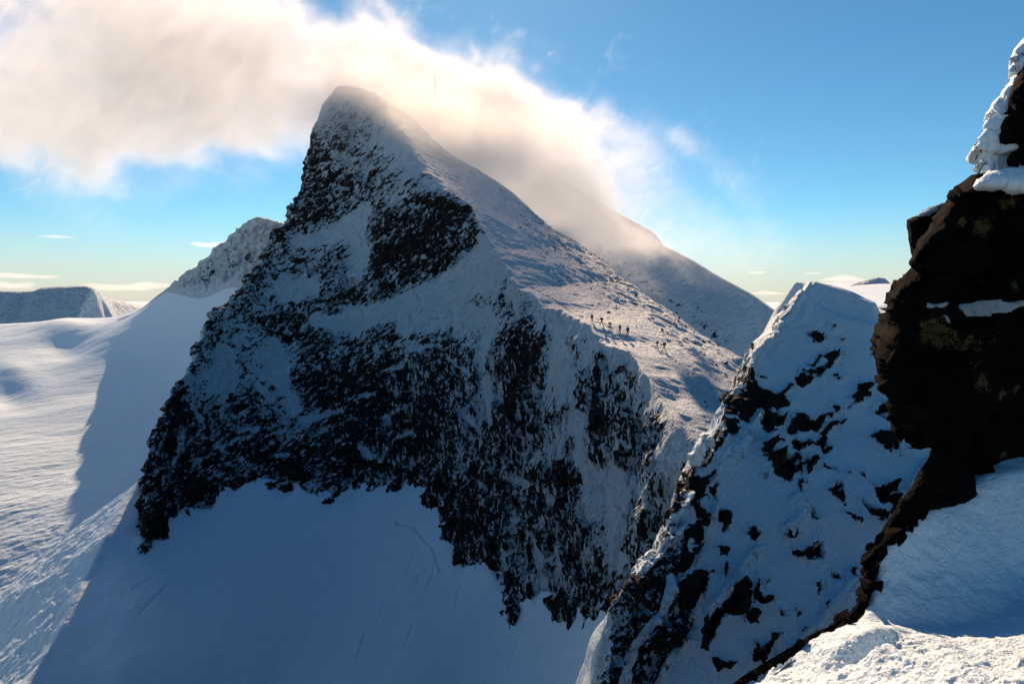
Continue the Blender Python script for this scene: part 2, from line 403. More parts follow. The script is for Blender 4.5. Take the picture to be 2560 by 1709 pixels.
w2 = worley(pf_ + 0.3 * np.stack([fbm(pf_, 1.5, 2, 8)] * 3, -1), 2.0, 4)[0].reshape(Z.shape)
rk = sstep(0.05, 0.5, rock)
side = sstep(0, 60, d_line(u, v, [(p[0], p[1]) for p in SKY_L + SKY_R]))       # keep the outline where it is
disp = (1 - fl) * (n1 * 2.2 * (0.25 + 0.75 * side) + n2 * (0.35 + 1.0 * rk) * (0.5 + 0.5 * side) + w1 * (0.3 + 1.5 * rk) + w2 * (0.1 + 0.6 * rk))
pat = (w1 * 0.6 + w2 * 0.8 + n2 * 0.5)
P = P + N * disp[..., None]
# wind-carved snow on the flank
pf_ = P.reshape(-1, 3)
sdn = (0.57, -0.80, -0.35)
r1 = fbm(pf_, 2.2, 3, 11, stretch=[(sdn, 8)]).reshape(Z.shape); r2 = fbm(pf_, 1.1, 3, 12, stretch=[(sdn, 6)]).reshape(Z.shape)
r3 = fbm(pf_, 2.4, 3, 13, stretch=[((1, -0.25, -0.1), 5)]).reshape(Z.shape); r4 = fbm(pf_, 14, 3, 14, stretch=[(sdn, 2)]).reshape(Z.shape)
kd = d_line(u, v, kk); near = 1 - sstep(40, 130, kd)
rip = (1 - near) * (r1 * 1.15 + r2 * 0.42) + near * (r3 * 0.45 + r2 * 0.08) + r4 * 0.8
P[..., 2] += fl * rip
td = d_line(u, v, [(1750,945),(1700,908),(1658,880),(1643,872),(1600,854),(1572,842),(1551,833),(1528,823),(1506,812),(1480,804),(1430,782),(1380,750),(1330,722)])
P[..., 2] -= fl * 0.30 * np.exp(-(td / 1.3) ** 2) * (1 + 0.6 * np.sin(Y * 6.0))
# cornice lip along the edge
lip = np.exp(-(kd / 9.0) ** 2) * (0.5 + 0.9 * fbm(pf_, 9, 3, 15).reshape(Z.shape))
P[..., 2] += np.clip(lip, -0.3, 1.5) * (u > 1180) * 0.8
P[..., 2] += fl * 0.22 * fbm(pf_, 5, 4, 16, ridged=True, gain=0.6, stretch=[((0.9, -0.3, -0.2), 4)]).reshape(Z.shape)
# a drift hollow on the saddle
P[..., 2] += -0.9 * np.exp(-(((u - 1700) / 60) ** 2 + ((v - 985) / 18) ** 2)) + 0.5 * np.exp(-(((u - 1660) / 80) ** 2 + ((v - 950) / 10) ** 2))
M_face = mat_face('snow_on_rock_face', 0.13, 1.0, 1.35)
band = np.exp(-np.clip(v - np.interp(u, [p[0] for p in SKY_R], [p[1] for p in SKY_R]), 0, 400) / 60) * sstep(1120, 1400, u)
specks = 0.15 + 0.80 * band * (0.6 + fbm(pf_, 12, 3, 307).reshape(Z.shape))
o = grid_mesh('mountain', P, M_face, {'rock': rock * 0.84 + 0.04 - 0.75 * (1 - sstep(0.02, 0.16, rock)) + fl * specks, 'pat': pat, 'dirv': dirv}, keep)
tag(o, 'steep snow-plastered rock peak with windblown right flank', kind='structure')
uF, vF = pj(P); FLANK = (P, uF, vF, fl)                                # kept to stand stones and people on
print('mountain', time.time() - T0, len(o.data.vertices))

# ------------------------------------------------------------------ snowfield and bowl
RIB = [(345,1200,206),(310,1255,198),(270,1335,187),(235,1405,180),(190,1490,170),(150,1575,162),(105,1650,156),(60,1709,151),(-20,1850,141)]
prof = [(420, -16.5), (360, -35), (320, -48), (290, -57), (255, -67), (225, -77), (200, -87), (180, -98), (165, -107), (120, -135)]
A = [un(0, 812, 420), un(-300, 830, 420), un(96, 806, 425), un(172, 796, 430), un(249, 800, 425), un(287, 792, 420), un(337, 782, 400),
     un(425, 729, 388), un(500, 738, 374), un(600, 705, 366), un(450, 900, 338), un(360, 1000, 308), un(300, 1150, 262), un(400, 800, 372), un(250, 900, 352), un(330, 1080, 285)]
for y, z in prof[1:]:
    A += [np.array([-0.75 * y, y, z]), np.array([-1.0 * y, y, z - 2])]
A += [un(*p) - np.array([25, 0, 24.]) for p in RIB[::2]] + [np.array([-60, 250, -45.]), np.array([0, 230, -50.]), np.array([0, 150, -95.]),
      np.array([0, 550, -60.]), np.array([-300, 550, -60.])]
B = [un(*p) for p in RIB] + [p for p in U(BASE)[1:]]
B += [un(*p) for p in ((500,1400,188),(700,1400,193),(900,1350,200),(1000,1300,202),(700,1550,175),(700,1709,160),(300,1550,164),(300,1709,150),(1000,1500,178),
      (1000,1709,156),(1300,1600,155),(1300,1709,146),(1500,1650,126),(1500,1709,122),(600,1900,142),(1300,1900,130),(100,1900,140))]
B += [off(un(0, 1300, 190), 0, 0, 8), off(un(0, 900, 330), 0, 0, 25), off(un(300, 900, 320), 0, 0, 25), off(un(0, 1600, 160), 0, 0, 4)]
X, Y = persp_grid(-140, 1720, int(1000 * Q), 122, 445, int(900 * Q))
ZA = tps(np.array(A), X, Y, 1e-4); ZB = tps(np.array(B), X, Y, 1e-5)
rp = U(RIB + [(358,1160,210),(420,1000,225)]); rp = rp[np.argsort(rp[:, 1])]
rx = np.interp(Y, rp[:, 1], rp[:, 0]); rz = np.interp(Y, rp[:, 1], rp[:, 2])
sx_ = X - rx                                     # metres to the right of the rib
left = np.maximum(ZA, np.minimum(rz, rz) - 0.75 * np.maximum(-sx_, 0) - 1.5 * np.maximum(Y - 206, 0))
rb_ = sstep(214, 226, Y) ; right = ZB * (1 - rb_) + np.minimum(ZB, ZA) * rb_
tw = sstep(-1.5, 1.5, sx_)
Z = blur(left * (1 - tw) + right * tw, 1.5, 1.5)
bowl = sstep(-6, 3, sx_)
Z = np.where(X > -72, np.minimum(Z, -50 + 0 * Z), Z)
P = np.stack([X, Y, Z], -1); u, v = pj(P); pf_ = P.reshape(-1, 3)
# skyline dunes
P[..., 2] += 4.0 * np.exp(-(((u - 165) / 70) ** 2 + ((Y - 405) / 16) ** 2)) - 3.5 * np.exp(-(((u - 165) / 60) ** 2 + ((Y - 375) / 14) ** 2))
P[..., 2] += 3.0 * np.exp(-(((u - 30) / 60) ** 2 + ((Y - 350) / 14) ** 2)) - 3.0 * np.exp(-(((u - 20) / 60) ** 2 + ((Y - 325) / 14) ** 2))
wd = (1, 0.35, 0.0)
r0 = fbm(pf_, 30, 3, 21, stretch=[(wd, 2.5)]).reshape(Z.shape)
r1 = fbm(pf_, 3.2, 4, 22, stretch=[(wd, 3.5)], gain=0.6).reshape(Z.shape); r2 = fbm(pf_, 1.5, 3, 23, stretch=[(wd, 3)]).reshape(Z.shape)
amp = sstep(330, 200, Y)
P[..., 2] += (1 - bowl) * (r0 * 1.4 + r1 * (0.12 + 0.50 * amp) + r2 * 0.12 * amp)
wb = fbm(pf_, 22, 3, 24).reshape(Z.shape); wb2 = fbm(pf_, 2.5, 4, 25, stretch=[((0.5, -1, -0.4), 5)]).reshape(Z.shape)
P[..., 2] += bowl * (wb * 1.3 + wb2 * 0.16 + fbm(pf_, 8, 3, 28).reshape(Z.shape) * 0.22)
# bergschrund crack in the bowl
for a_, b_ in (((2140,1560),(2170,1460)),((2240,1500),(2265,1410)),((1850,1450),(1885,1400)),((1400,1060),(1435,950)),((1420,1135),(1475,1040)),((1510,1110),(1545,1000)),((1640,1190),(1668,1070)),
       ((1340,1130),(1385,1050)),((1390,1400),(1430,1310)),((1900,1500),(1960,1350)),((2000,1540),(2060,1400)),((1250,1300),(1300,1190)),((2080,1340),(2110,1290)),((60,1120),(250,1000)),((90,1250),(240,1090)),((1160,1460),(1200,1340))):
    gl = [(300 + a_[0] / 1.9575, 900 + a_[1] / 1.9575), (300 + b_[0] / 1.9575, 900 + b_[1] / 1.9575)]; gd = d_line(u + 3 * wb2, v, gl)
    P[..., 2] -= 0.32 * np.exp(-(gd / 2.8) ** 2)
cr = d_line(u, v, [(935, 1308), (1000, 1304), (1035, 1312), (1060, 1345), (1085, 1380), (1100, 1425)])
P[..., 2] -= bowl * 1.7 * np.exp(-(cr / 3.0) ** 2) * (0.25 + 0.75 * (u > 990)) * (0.6 + fbm(pf_, 5, 3, 26).reshape(Z.shape))
bd = d_line(u, v, [(p[0], p[1]) for p in BASE]); P[..., 2] += bowl * np.exp(-(bd / 26) ** 2) * (0.8 + 2.2 * fbm(pf_, 7, 3, 27).reshape(Z.shape))
keep = (Y < 235) | (X < -72)
M_field = mat_snow('wind_packed_snow', 2.2, 0.7, 0.25, 0.10, (3.0, 1.0, 1.0), (0, 0, R(19)))
o = grid_mesh('snowfield', P, M_field, None, keep)
tag(o, 'broad wind-rippled snowfield and shaded bowl below the peak', kind='structure')
print('snowfield', time.time() - T0)

# ------------------------------------------------------------------ rimed rear ridge, left of the peak
BR = [(285,800,399),(337,781,398),(368,758,396),(398,733,393),(425,714,390),(460,689,387),(517,641,383),(552,614,381),(575,591,380),(613,560,378),(640,541,377),(667,547,377),
      (709,560,376),(800,560,376)]
b = U(BR)
fr = U([(337,800,393),(425,738,386),(460,742,380),(500,742,372),(600,712,362),(700,640,360),(800,630,358)])
PM = np.concatenate([b, fr, off(b, 0, 12, -12), off(b, 0, 60, -75), off(fr, 0, -15, -30)])
X, Y = persp_grid(285, 800, int(420 * Q), 322, 450, int(420 * Q))
Z = cdt_interp(PM, X, Y, chain(0, len(b)) + chain(len(b), len(fr))); bad = np.isnan(Z); Z[bad] = -100; Z = blur(Z, 1.5, 1.5)
P = np.stack([X, Y, Z], -1); N = gridN(P); u, v = pj(P); pf_ = P.reshape(-1, 3)
hi = sstep(-6, 25, np.interp(u, [400, 500, 600, 700], [730, 732, 700, 640]) - v)
crg = (fbm(pf_, 9, 5, 31, ridged=True, gain=0.6) * 2.6 + worley(pf_, 4, 32)[0] * 1.4).reshape(Z.shape)
P = P + N * (crg * hi * (0.6 + 0.4 * sstep(0, 30, d_line(u, v, [(p[0], p[1]) for p in BR]))))[..., None]
rock = 0.02 * hi + 0.34 * np.exp(-(d_line(u, v, [(500, 715), (560, 670), (600, 655), (650, 660)]) / 22) ** 2)
M_rear = mat_face('rimed_rock', 0.20)
o = grid_mesh('rear_ridge', P, M_rear, {'rock': rock - 0.08 - 0.5 * (1 - hi), 'pat': crg * 0.1, 'dirv': 0 * u}, ~bad & (Z > -60))
tag(o, 'rime-coated rocky ridge behind the left shoulder of the peak', kind='structure')

# ------------------------------------------------------------------ farther mountain whose summit is in cloud
E = [(960,340,605),(1000,310,602),(1040,277,600),(1075,262,600),(1150,275,600),(1230,320,590),(1300,372,580),(1400,440,570),(1500,505,560),(1598,560,550),(1629,598,545),
     (1728,648,530),(1778,679,520),(1870,729,505),(1930,773,495),(2000,835,480),(2100,920,460)]
b = U(E)
fr = U([(1000,500,520),(1100,400,562),(1250,500,530),(1364,600,508),(1500,700,500),(1700,850,470),(1850,900,455),(1950,950,445),(2100,1050,420)])
fr2 = U([(1100,700,450),(1400,800,450),(1600,900,435),(1800,1000,415),(2000,1100,400)])
PM = np.concatenate([b, fr, fr2, off(b, 15, 14, -6), off(b, 70, 80, -70)])
X, Y = persp_grid(960, 2120, int(480 * Q), 352, 690, int(420 * Q))
Z = cdt_interp(PM, X, Y, chain(0, len(b))); bad = np.isnan(Z); Z[bad] = -300; Z = blur(Z, 2.5, 2.5)
P = np.stack([X, Y, Z], -1); N = gridN(P); u, v = pj(P); pf_ = P.reshape(-1, 3)
n_ = (fbm(pf_, 60, 4, 41) * 5 + fbm(pf_, 9, 4, 42, ridged=True, stretch=[((0.7, -0.5, -0.5), 3)]) * 0.7).reshape(Z.shape)
edge = sstep(0, 50, d_line(u, v, [(p[0], p[1]) for p in E]))
P[..., 2] += n_ * (0.25 + 0.75 * edge)
# a wind-packed step below the crest
P[..., 2] += 1.6 * np.exp(-(d_line(u, v, [(1640, 640), (1740, 690), (1800, 715), (1870, 755)]) / 8) ** 2)
rock = 0.0 * u - 0.55 + 0.75 * np.exp(-(d_line(u, v, [(1540, 650), (1640, 735), (1720, 780), (1800, 850)]) / 38) ** 2)
o = grid_mesh('farther_mountain', P, mat_face('far_slope', 0.30), {'rock': rock, 'pat': n_ * 0.04, 'dirv': 0 * u}, ~bad)
tag(o, 'long snow slope of a second mountain fading up into the cloud', kind='structure')

# ------------------------------------------------------------------ distant mountains, plateau, ground
def far_range(name, label, line, front, depth_back, nc, nr, amp, wl, seed, lab_rock=0.1, ppx=2.0):
    b = U(line); us = [p[0] for p in line]; d = [p[2] for p in line]
    fr = b.copy(); k = front / np.array(d)[:, None]; fr = b * np.array([1, 1, 0]) * (1 - k) + np.array([0, 0, 1]) * (b[:, 2:3] - front * 0.95)
    bk = b * np.array([1, 1, 1.0]) * (1 + depth_back / np.array(d)[:, None]) + np.array([0, 0, -front * 0.7])
    PM = np.concatenate([b, fr, bk])
    X, Y = persp_grid(min(us), max(us), nc, min(d) - front, max(d) + depth_back, nr)
    Z = cdt_interp(PM, X, Y, chain(0, len(b))); bad = np.isnan(Z); Z[bad] = -500; Z = blur(Z, 1.2, 1.2)
    P = np.stack([X, Y, Z], -1); pf_ = P.reshape(-1, 3)
    n_ = (fbm(pf_, wl, 5, seed, ridged=True, stretch=[((0, -1, -1), 2.5)]) ).reshape(Z.shape)
    u, v = pj(P); ed = sstep(0, 14, d_line(u, v, [(p[0], p[1]) for p in line]))
    P[..., 2] += n_ * amp * (0.08 + ed)
    P[..., 2] += -amp * 0.5 * ed * np.exp(-((u - 62 + (v - 740) * 0.3) / 14) ** 2)
    o = grid_mesh(name, P, mat_face(name + '_face', ppx), {'rock': 0 * u + lab_rock - 0.25, 'pat': n_ * 0.3, 'dirv': 0 * u + 1}, ~bad)
    tag(o, label, kind='structure'); return o
far_range('distant_mountain', 'flat-topped blue mountain on the left horizon',
  [(-60,726,4000),(0,725,4000),(50,726,4000),(84,725,4000),(103,717,4000),(150,715,4000),(211,713,4000),(233,717,4000),(245,725,4050),(268,744,4200),(341,763,4600),(430,790,4700)], 700, 600, 420, 240, 24, 300, 51, -0.7, 3.0)
far_range('distant_hill', 'small dark blue hill on the right horizon', [(2080,760,4300),(2125,712,4300),(2147,704,4300),(2171,698,4300),(2195,692,4300),(2212,694,4300),(2228,708,4300),(2260,722,4300),(2330,770,4300)], 260, 400, 160, 120, 14, 120, 52, 0.3, 3.0)
# plateau on the right: gentle, sunlit
PM = U([(1950,716,5200),(2050,706,5200),(2150,703,5200),(2300,702,5200),(2450,702,5200),(1950,722,3800),(2150,716,3600),(2300,714,3600),(2450,714,3600),
        (1950,760,1500),(2150,765,1400),(2300,765,1300),(2600,765,1300),(3500,703,5200),(3500,716,3600),(3500,765,1300),(1950,1300,1000),(2150,1300,900),(2300,1300,800),(3500,1300,800)])
X, Y = persp_grid(1990, 3480, 800, 820, 5150, 420, True)
Z = cdt_interp(PM, X, Y); bad = np.isnan(Z); Z[bad] = -200
P = np.stack([X, Y, Z], -1); pf_ = P.reshape(-1, 3)
P[..., 2] += (fbm(pf_, 500, 5, 61) * 9 + fbm(pf_, 120, 3, 62) * 2.5).reshape(Z.shape)
o = grid_mesh('plateau', P, mat_snow('plateau_snow', 60, 15, 6, 2), None, ~bad)
tag(o, 'bright snow plateau on the right horizon', kind='structure')
g = 60000.0
gr_ = np.array([[-g, -g], [g, -g], [g, g], [-g, g]])
n_ = 240
gx = np.sinh(np.linspace(-6, 6, n_)) / np.sinh(6) * g
X, Y = np.meshgrid(gx, gx); Z = np.full(X.shape, -330.0) + fbm(np.stack([X, Y, 0 * X], -1).reshape(-1, 3), 3500, 4, 70).reshape(X.shape) * 120
o = grid_mesh('ground', np.stack([X, Y, Z], -1), mat_snow('valley_snow', 90, 20, 8, 3), None)
tag(o, 'snow-covered valley floor reaching the horizon', kind='structure')
print('far', time.time() - T0)
#PART3

# ------------------------------------------------------------------ snowy crag on the right
def c5(l): return [(1750 + x / 2.9, 620 + y / 2.9) for x, y in l]
def c6(l): return [(1500 + x / 2.216, 1100 + y / 2.216) for x, y in l]
RP = [c5(l) for l in (
 [(755,605),(790,625),(815,600),(822,630),(850,640),(890,650),(875,685),(840,700),(822,680),(815,645),(775,640)], [(955,568),(978,580),(960,594)], [(1032,653),(1060,660),(1040,670)],
 [(740,885),(850,800),(880,755),(905,780),(990,748),(1005,760),(960,790),(925,795),(1040,752),(975,830),(930,880),(880,930),(840,935),(850,890),(900,850),(925,825),(890,790),(860,830),(800,865)],
 [(700,940),(740,915),(750,940),(770,925),(835,935),(790,970),(755,1025),(710,1000)], [(968,925),(1035,915),(1043,940),(1000,958),(975,945)],
 [(1085,1100),(1120,1040),(1180,1000),(1272,1005),(1230,1070),(1160,1115),(1110,1135)], [(1045,1155),(1100,1135),(1070,1160)],
 [(1265,1190),(1300,1150),(1390,1150),(1395,1210),(1300,1230),(1270,1210)], [(1225,1385),(1245,1355),(1300,1338),(1390,1350),(1430,1390),(1455,1450),(1420,1480),(1330,1430),(1260,1395)],
 [(1450,1470),(1485,1480),(1465,1498)], [(1510,1460),(1550,1450),(1520,1468)], [(945,1140),(985,1165),(955,1182)],
 [(625,1330),(660,1260),(690,1210),(780,1205),(800,1240),(860,1230),(945,1185),(930,1250),(870,1300),(800,1310),(720,1320),(690,1350),(650,1370)],
 [(860,1420),(880,1350),(920,1280),(1030,1243),(1045,1260),(980,1310),(930,1370),(910,1440)], [(665,1385),(760,1375),(800,1400),(800,1440),(700,1450),(670,1430)],
 [(895,1450),(970,1425),(905,1512)],
 [(160,1105),(310,1045),(320,1000),(275,990),(310,930),(345,950),(350,890),(380,835),(395,870),(370,940),(400,950),(430,965),(430,1010),(470,1030),(540,1050),(580,1065),(640,1000),(690,1000),
  (680,1025),(600,1070),(660,1110),(640,1140),(520,1160),(600,1180),(590,1290),(545,1310),(530,1360),(500,1380),(450,1350),(440,1280),(470,1220),(430,1170),(380,1240),(340,1290),(290,1230),(230,1200)],
 [(180,1240),(200,1220),(285,1240),(265,1345),(200,1330)], [(255,1380),(310,1345),(325,1365),(270,1430)], [(425,900),(470,930),(430,935)],
 [(460,1480),(490,1420),(540,1400),(600,1395),(560,1440),(520,1450),(510,1520),(560,1500),(690,1500),(700,1566),(480,1566)], [(700,1480),(720,1465),(770,1500),(730,1555)],
 [(760,1566),(800,1490),(820,1520),(890,1520),(830,1566)], [(365,690),(395,690),(380,780),(368,795)], [(570,525),(592,535),(580,575)], [(560,1210),(605,1260),(545,1300)],
 [(110,1420),(165,1385),(160,1440),(115,1475)])]
RP += [c6(l) for l in (
 [(905,50),(930,10),(1010,0),(960,40),(940,90),(1090,85),(1100,140),(1095,190),(1035,255),(960,190),(940,120)], [(1085,65),(1140,80),(1120,130),(1090,110)], [(1125,150),(1170,80),(1235,95),(1140,190)],
 [(1233,160),(1245,120),(1300,155),(1300,178),(1260,165)], [(1085,310),(1085,260),(1100,235),(1135,240),(1105,270),(1115,330)],
 [(1245,295),(1320,245),(1345,230),(1355,260),(1340,280),(1365,310),(1365,370),(1310,330),(1270,295)], [(1365,400),(1430,435),(1430,460),(1375,440)], [(1440,335),(1500,370),(1580,420),(1560,455),(1510,430)],
 [(1505,250),(1560,250),(1620,230),(1610,290),(1700,290),(1720,250),(1600,430),(1595,370),(1550,350),(1520,310)], [(655,410),(690,400),(730,435),(700,500),(680,490)],
 [(805,520),(840,475),(890,505),(860,550)], [(1005,520),(1060,540),(1080,480),(1085,520),(1050,550),(1010,540)],
 [(1050,600),(1120,635),(1165,590),(1180,535),(1185,590),(1215,540),(1225,600),(1235,640),(1220,670),(1200,655),(1110,660),(1060,645)], [(670,600),(700,593),(730,605),(685,645)],
 [(670,765),(700,680),(712,690),(690,740)], [(1160,395),(1220,432),(1190,442)], [(1190,880),(1200,800),(1240,765),(1230,810),(1205,880)], [(1265,740),(1310,730),(1320,780),(1290,760)],
 [(555,720),(610,745),(590,830),(560,900),(500,960),(430,930),(430,830),(470,760)],
 [(700,860),(750,770),(800,780),(830,830),(820,900),(780,950),(700,950),(650,1040),(600,1160),(560,1160),(560,1050),(620,960),(690,900)],
 [(840,790),(860,770),(870,850),(900,880),(975,885),(960,910),(900,905),(850,880)], [(785,960),(830,920),(885,1000),(830,1005)],
 [(835,1150),(850,1120),(870,1170),(930,1130),(950,1080),(1000,1065),(995,1090),(930,1160),(900,1240),(850,1240)], [(1385,690),(1425,690),(1400,730),(1430,750),(1415,765),(1380,730)],
 [(620,1200),(660,1200),(740,1220),(720,1270),(650,1280)], [(1080,970),(1095,920),(1115,960),(1090,980)], [(1000,940),(1050,990),(1010,970)], [(1120,1040),(1150,1050),(1125,1060)],
 [(970,1190),(1000,1200),(985,1220)], [(1250,890),(1275,880),(1240,945)],
 [(470,250),(500,180),(560,200),(600,180),(655,180),(650,240),(600,240),(560,300),(650,340),(640,345),(590,310),(545,340),(590,440),(590,500),(550,480),(520,380),(480,310)],
 [(455,470),(550,450),(555,560),(530,640),(470,720),(400,780),(350,830),(400,700),(450,620)], [(380,430),(440,280),(460,330),(400,450)], [(1170,20),(1280,30),(1250,60)], [(905,185),(930,180),(920,205)],
 [(600,230),(655,250),(650,340),(610,270)], [(930,770),(915,795),(925,770)], [(1430,170),(1470,180),(1475,215),(1450,200)], [(1360,180),(1390,180),(1370,195)])]
RIBS = [c6(l) for l in ([(490,300),(455,370),(425,440)], [(450,490),(350,620),(230,750)], [(890,605),(830,640),(770,735)], [(390,790),(350,960),(180,1150),(130,1340)],
   [(745,790),(660,880),(585,975)], [(1400,790),(1300,910),(1180,1060),(1080,1150)], [(815,10),(720,120),(630,240)], [(600,0),(560,80),(520,130)],
   [(1075,335),(1130,400),(1090,450),(1030,490)], [(640,360),(620,420),(600,440)], [(430,1160),(380,1240),(330,1340)], [(560,500),(590,560),(540,690)], [(1810,120),(1760,190),(1715,250)],
   [(340,480),(260,700)], [(500,560),(480,640)], [(540,960),(560,900)])] + [c5(l) for l in ([(430,1215),(330,1330),(220,1460),(130,1560)], [(730,345),(660,480),(560,620),(430,760),(380,850)], [(520,1380),(490,1440)])]
RW = [9, 9, 13, 12, 13, 17, 12, 10, 16, 8, 9, 8, 9, 7, 7, 7, 10, 7, 9]
SIL = [(1990,701,46),(1971,737,47.2),(1950,761,47),(1933,775,46.4),(1926,799,46),(1915,823,45.3),(1895,844,44.6),(1879,858,44),(1877,892,42.6),(1871,923,41),(1860,937,39.6),(1845,961,38.4),
   (1805,999,36.8),(1815,1030,36),(1812,1072,35.2),(1788,1110,34.5),(1771,1151,33.9),(1735,1168,33.6),(1717,1213,33),(1685,1271,32.3),(1680,1312,31.8),(1649,1371,31.2),(1595,1425,30.6),(1577,1447,30.3),
   (1527,1506,29.8),(1532,1596,29.2),(1509,1709,28.3),(1490,1850,27.6)]
TOPR = [(2025,701,45),(2080,711,45),(2140,729,44.6),(2190,754,44),(2215,800,43.5),(2260,850,43),(2400,880,42.5)]
CR = [(2003,738,43.6),(1980,790,42.4),(1955,832,41.4),(1905,872,40.4),(1888,915,39.4),(1880,960,38.7)]
INT = [(2060,770,43.2),(2130,800,42.3),(2190,840,41.5),(2200,1000,38.6),(2100,900,40.2),(2000,900,40),(1940,960,38.6),(2000,1100,36.2),(2100,1100,36.4),(2200,1150,35.6),(2350,1150,36),(1900,1080,36.2),
   (2000,1300,32.9),(2150,1300,32.9),(1850,1250,33.4),(1900,1500,30.4),(1750,1400,31.4),(1700,1500,30.3),(1650,1600,29.3),(1700,1709,28.4),(1850,1709,28.2),(2050,1500,30.4),(2200,1500,30.6),(2000,1709,28.2),(2300,1350,32.7),
   (1600,1900,27.2),(2000,1900,26.9),(2300,1709,28.3),(2400,1500,30.7),(2500,1200,35.4)]
s_, t_, c_, i_ = U(SIL), U(TOPR), U(CR), U(INT)
top = np.concatenate([s_[::-1], t_])
PM = np.concatenate([top, c_, i_, off(s_[::2], -0.7, 0.9, -2.2), off(s_[::3], -3.5, 4, -12), off(t_, 0.3, 1.6, -0.9), off(t_, 0.5, 5, -7), off(s_[:1], -0.2, 1.5, -1.2), off(i_[-5:], 0, -3, -6)])
X, Y = persp_grid(1440, 2500, int(760 * Q), 25, 51, int(900 * Q))
Z = cdt_interp(PM, X, Y, chain(0, len(top)) + chain(len(top), len(c_))); bad = np.isnan(Z); Z[bad] = -30; Z = blur(Z, 2.0, 2.0)
P = np.stack([X, Y, Z], -1); N = gridN(P); u, v = pj(P); pf_ = P.reshape(-1, 3)
jx = (fbm(pf_, 1.2, 3, 81) * 6 + worley(pf_, 1.1, 181)[0] * 9 + worley(pf_, 0.4, 182)[0] * 5).reshape(Z.shape); jy = (fbm(pf_, 1.2, 3, 82) * 6 + worley(pf_, 1.1, 183)[0] * 9 + worley(pf_, 0.4, 184)[0] * 5).reshape(Z.shape)
sd = np.full(Z.shape, -60.0)
for p in RP:
    p = np.array(p); m = (u > p[:, 0].min() - 45) & (u < p[:, 0].max() + 45) & (v > p[:, 1].min() - 45) & (v < p[:, 1].max() + 45)
    sd[m] = np.maximum(sd[m], sd_poly(u[m] + jx[m], v[m] + jy[m], p))
rb = np.zeros(Z.shape)
for l, wd_ in zip(RIBS, RW):
    d = d_line(u + jx * 0.7, v + jy * 0.7, l); rb = np.maximum(rb, np.exp(-(d / wd_) ** 2))
# broken rocky ground low on the left
lowp = [(1515,1720),(1530,1500),(1590,1430),(1660,1360),(1700,1290),(1740,1340),(1700,1450),(1740,1560),(1690,1640),(1640,1720)]
low = sstep(-25, 15, sd_poly(u, v, lowp))
edge_rock = np.exp(-(d_line(u, v, [(p[0], p[1]) for p in SIL[8:]]) / 16) ** 2)
rock = sstep(-9, 9, sd) * 1.5 - 0.25
rock = np.maximum(rock, low * 0.72 - 0.1); rock = np.maximum(rock, edge_rock * 0.62 - 0.1)
rock = rock - 1.3 * sstep(0.35, 0.7, rb)
wk = worley(pf_ + 0.15 * np.stack([fbm(pf_, 0.6, 3, 83)] * 3, -1), 0.9, 84)[0].reshape(Z.shape); wk2 = worley(pf_, 0.33, 85)[0].reshape(Z.shape)
nn = fbm(pf_, 3.8, 2, 86).reshape(Z.shape); n2 = fbm(pf_, 0.8, 3, 87, stretch=[((0.5, -0.4, -0.7), 3)]).reshape(Z.shape)
rm = sstep(-4, 8, sd); rim = np.exp(-((sd + 5) / 7) ** 2)
rr = np.maximum(np.maximum(rm, low * 0.8), edge_rock * 0.6)
disp = nn * 0.42 + n2 * 0.04 + rr * (wk * 0.8 + wk2 * 0.26) + rim * 0.09 + rm * 0.12 + rb * 0.38
sil = sstep(0, 25, d_line(u, v, [(p[0], p[1]) for p in SIL + TOPR]))
P = P + N * (np.clip(disp, -1, 1.0) * (0.3 + 0.7 * sil))[..., None]
uf, vf = u.ravel(), v.ravel()
for l, wd_ in zip(RIBS, RW):                       # wind-built ledges: flatten the slope along each line
    l = np.array(l); yl = [Y.ravel()[np.argmin((uf - a) ** 2 + (vf - b) ** 2)] for a, b in l]
    bb = (u > l[:, 0].min() - 60) & (u < l[:, 0].max() + 60) & (v > l[:, 1].min() - 60) & (v < l[:, 1].max() + 60)
    uu_, vv_, yy_ = u[bb], v[bb], Y[bb]; best = np.full(uu_.shape, 1e9); yn = yy_.copy()
    for i in range(len(l) - 1):
        e_ = l[i + 1] - l[i]; t = np.clip(((uu_ - l[i, 0]) * e_[0] + (vv_ - l[i, 1]) * e_[1]) / (e_ @ e_), 0, 1)
        d = np.hypot(uu_ - l[i, 0] - e_[0] * t, vv_ - l[i, 1] - e_[1] * t); m = d < best; best[m] = d[m]; yn[m] = (yl[i] + (yl[i + 1] - yl[i]) * t)[m]
    zz_ = P[..., 2][bb]; zz_ += np.exp(-(best / (wd_ * 1.25)) ** 4) * np.clip(0.8 * (yn - yy_) + 0.12, -0.3, 0.35) * sstep(10, 45, d_line(uu_, vv_, [(p[0], p[1]) for p in SIL])); P[..., 2][bb] = zz_
# wind scoop below the summit
sc_ = d_line(u, v, [(2050, 745), (2110, 770), (2190, 790)]); P[..., 2] += -0.35 * np.exp(-(sc_ / 16) ** 2) + 0.25 * np.exp(-(d_line(u, v, [(2040, 715), (2110, 735), (2180, 765)]) / 9) ** 2)
M_crag = mat_face('crag_snow_and_rock', 0.022, 0.3, 0.62)
o = grid_mesh('crag', P, M_crag, {'rock': rock, 'pat': wk * 0.7 + wk2 * 0.5, 'dirv': 0 * u + 0.4}, ~bad)
tag(o, 'snow-covered pyramid crag with dark rock ribs', kind='structure')
print('crag', time.time() - T0)

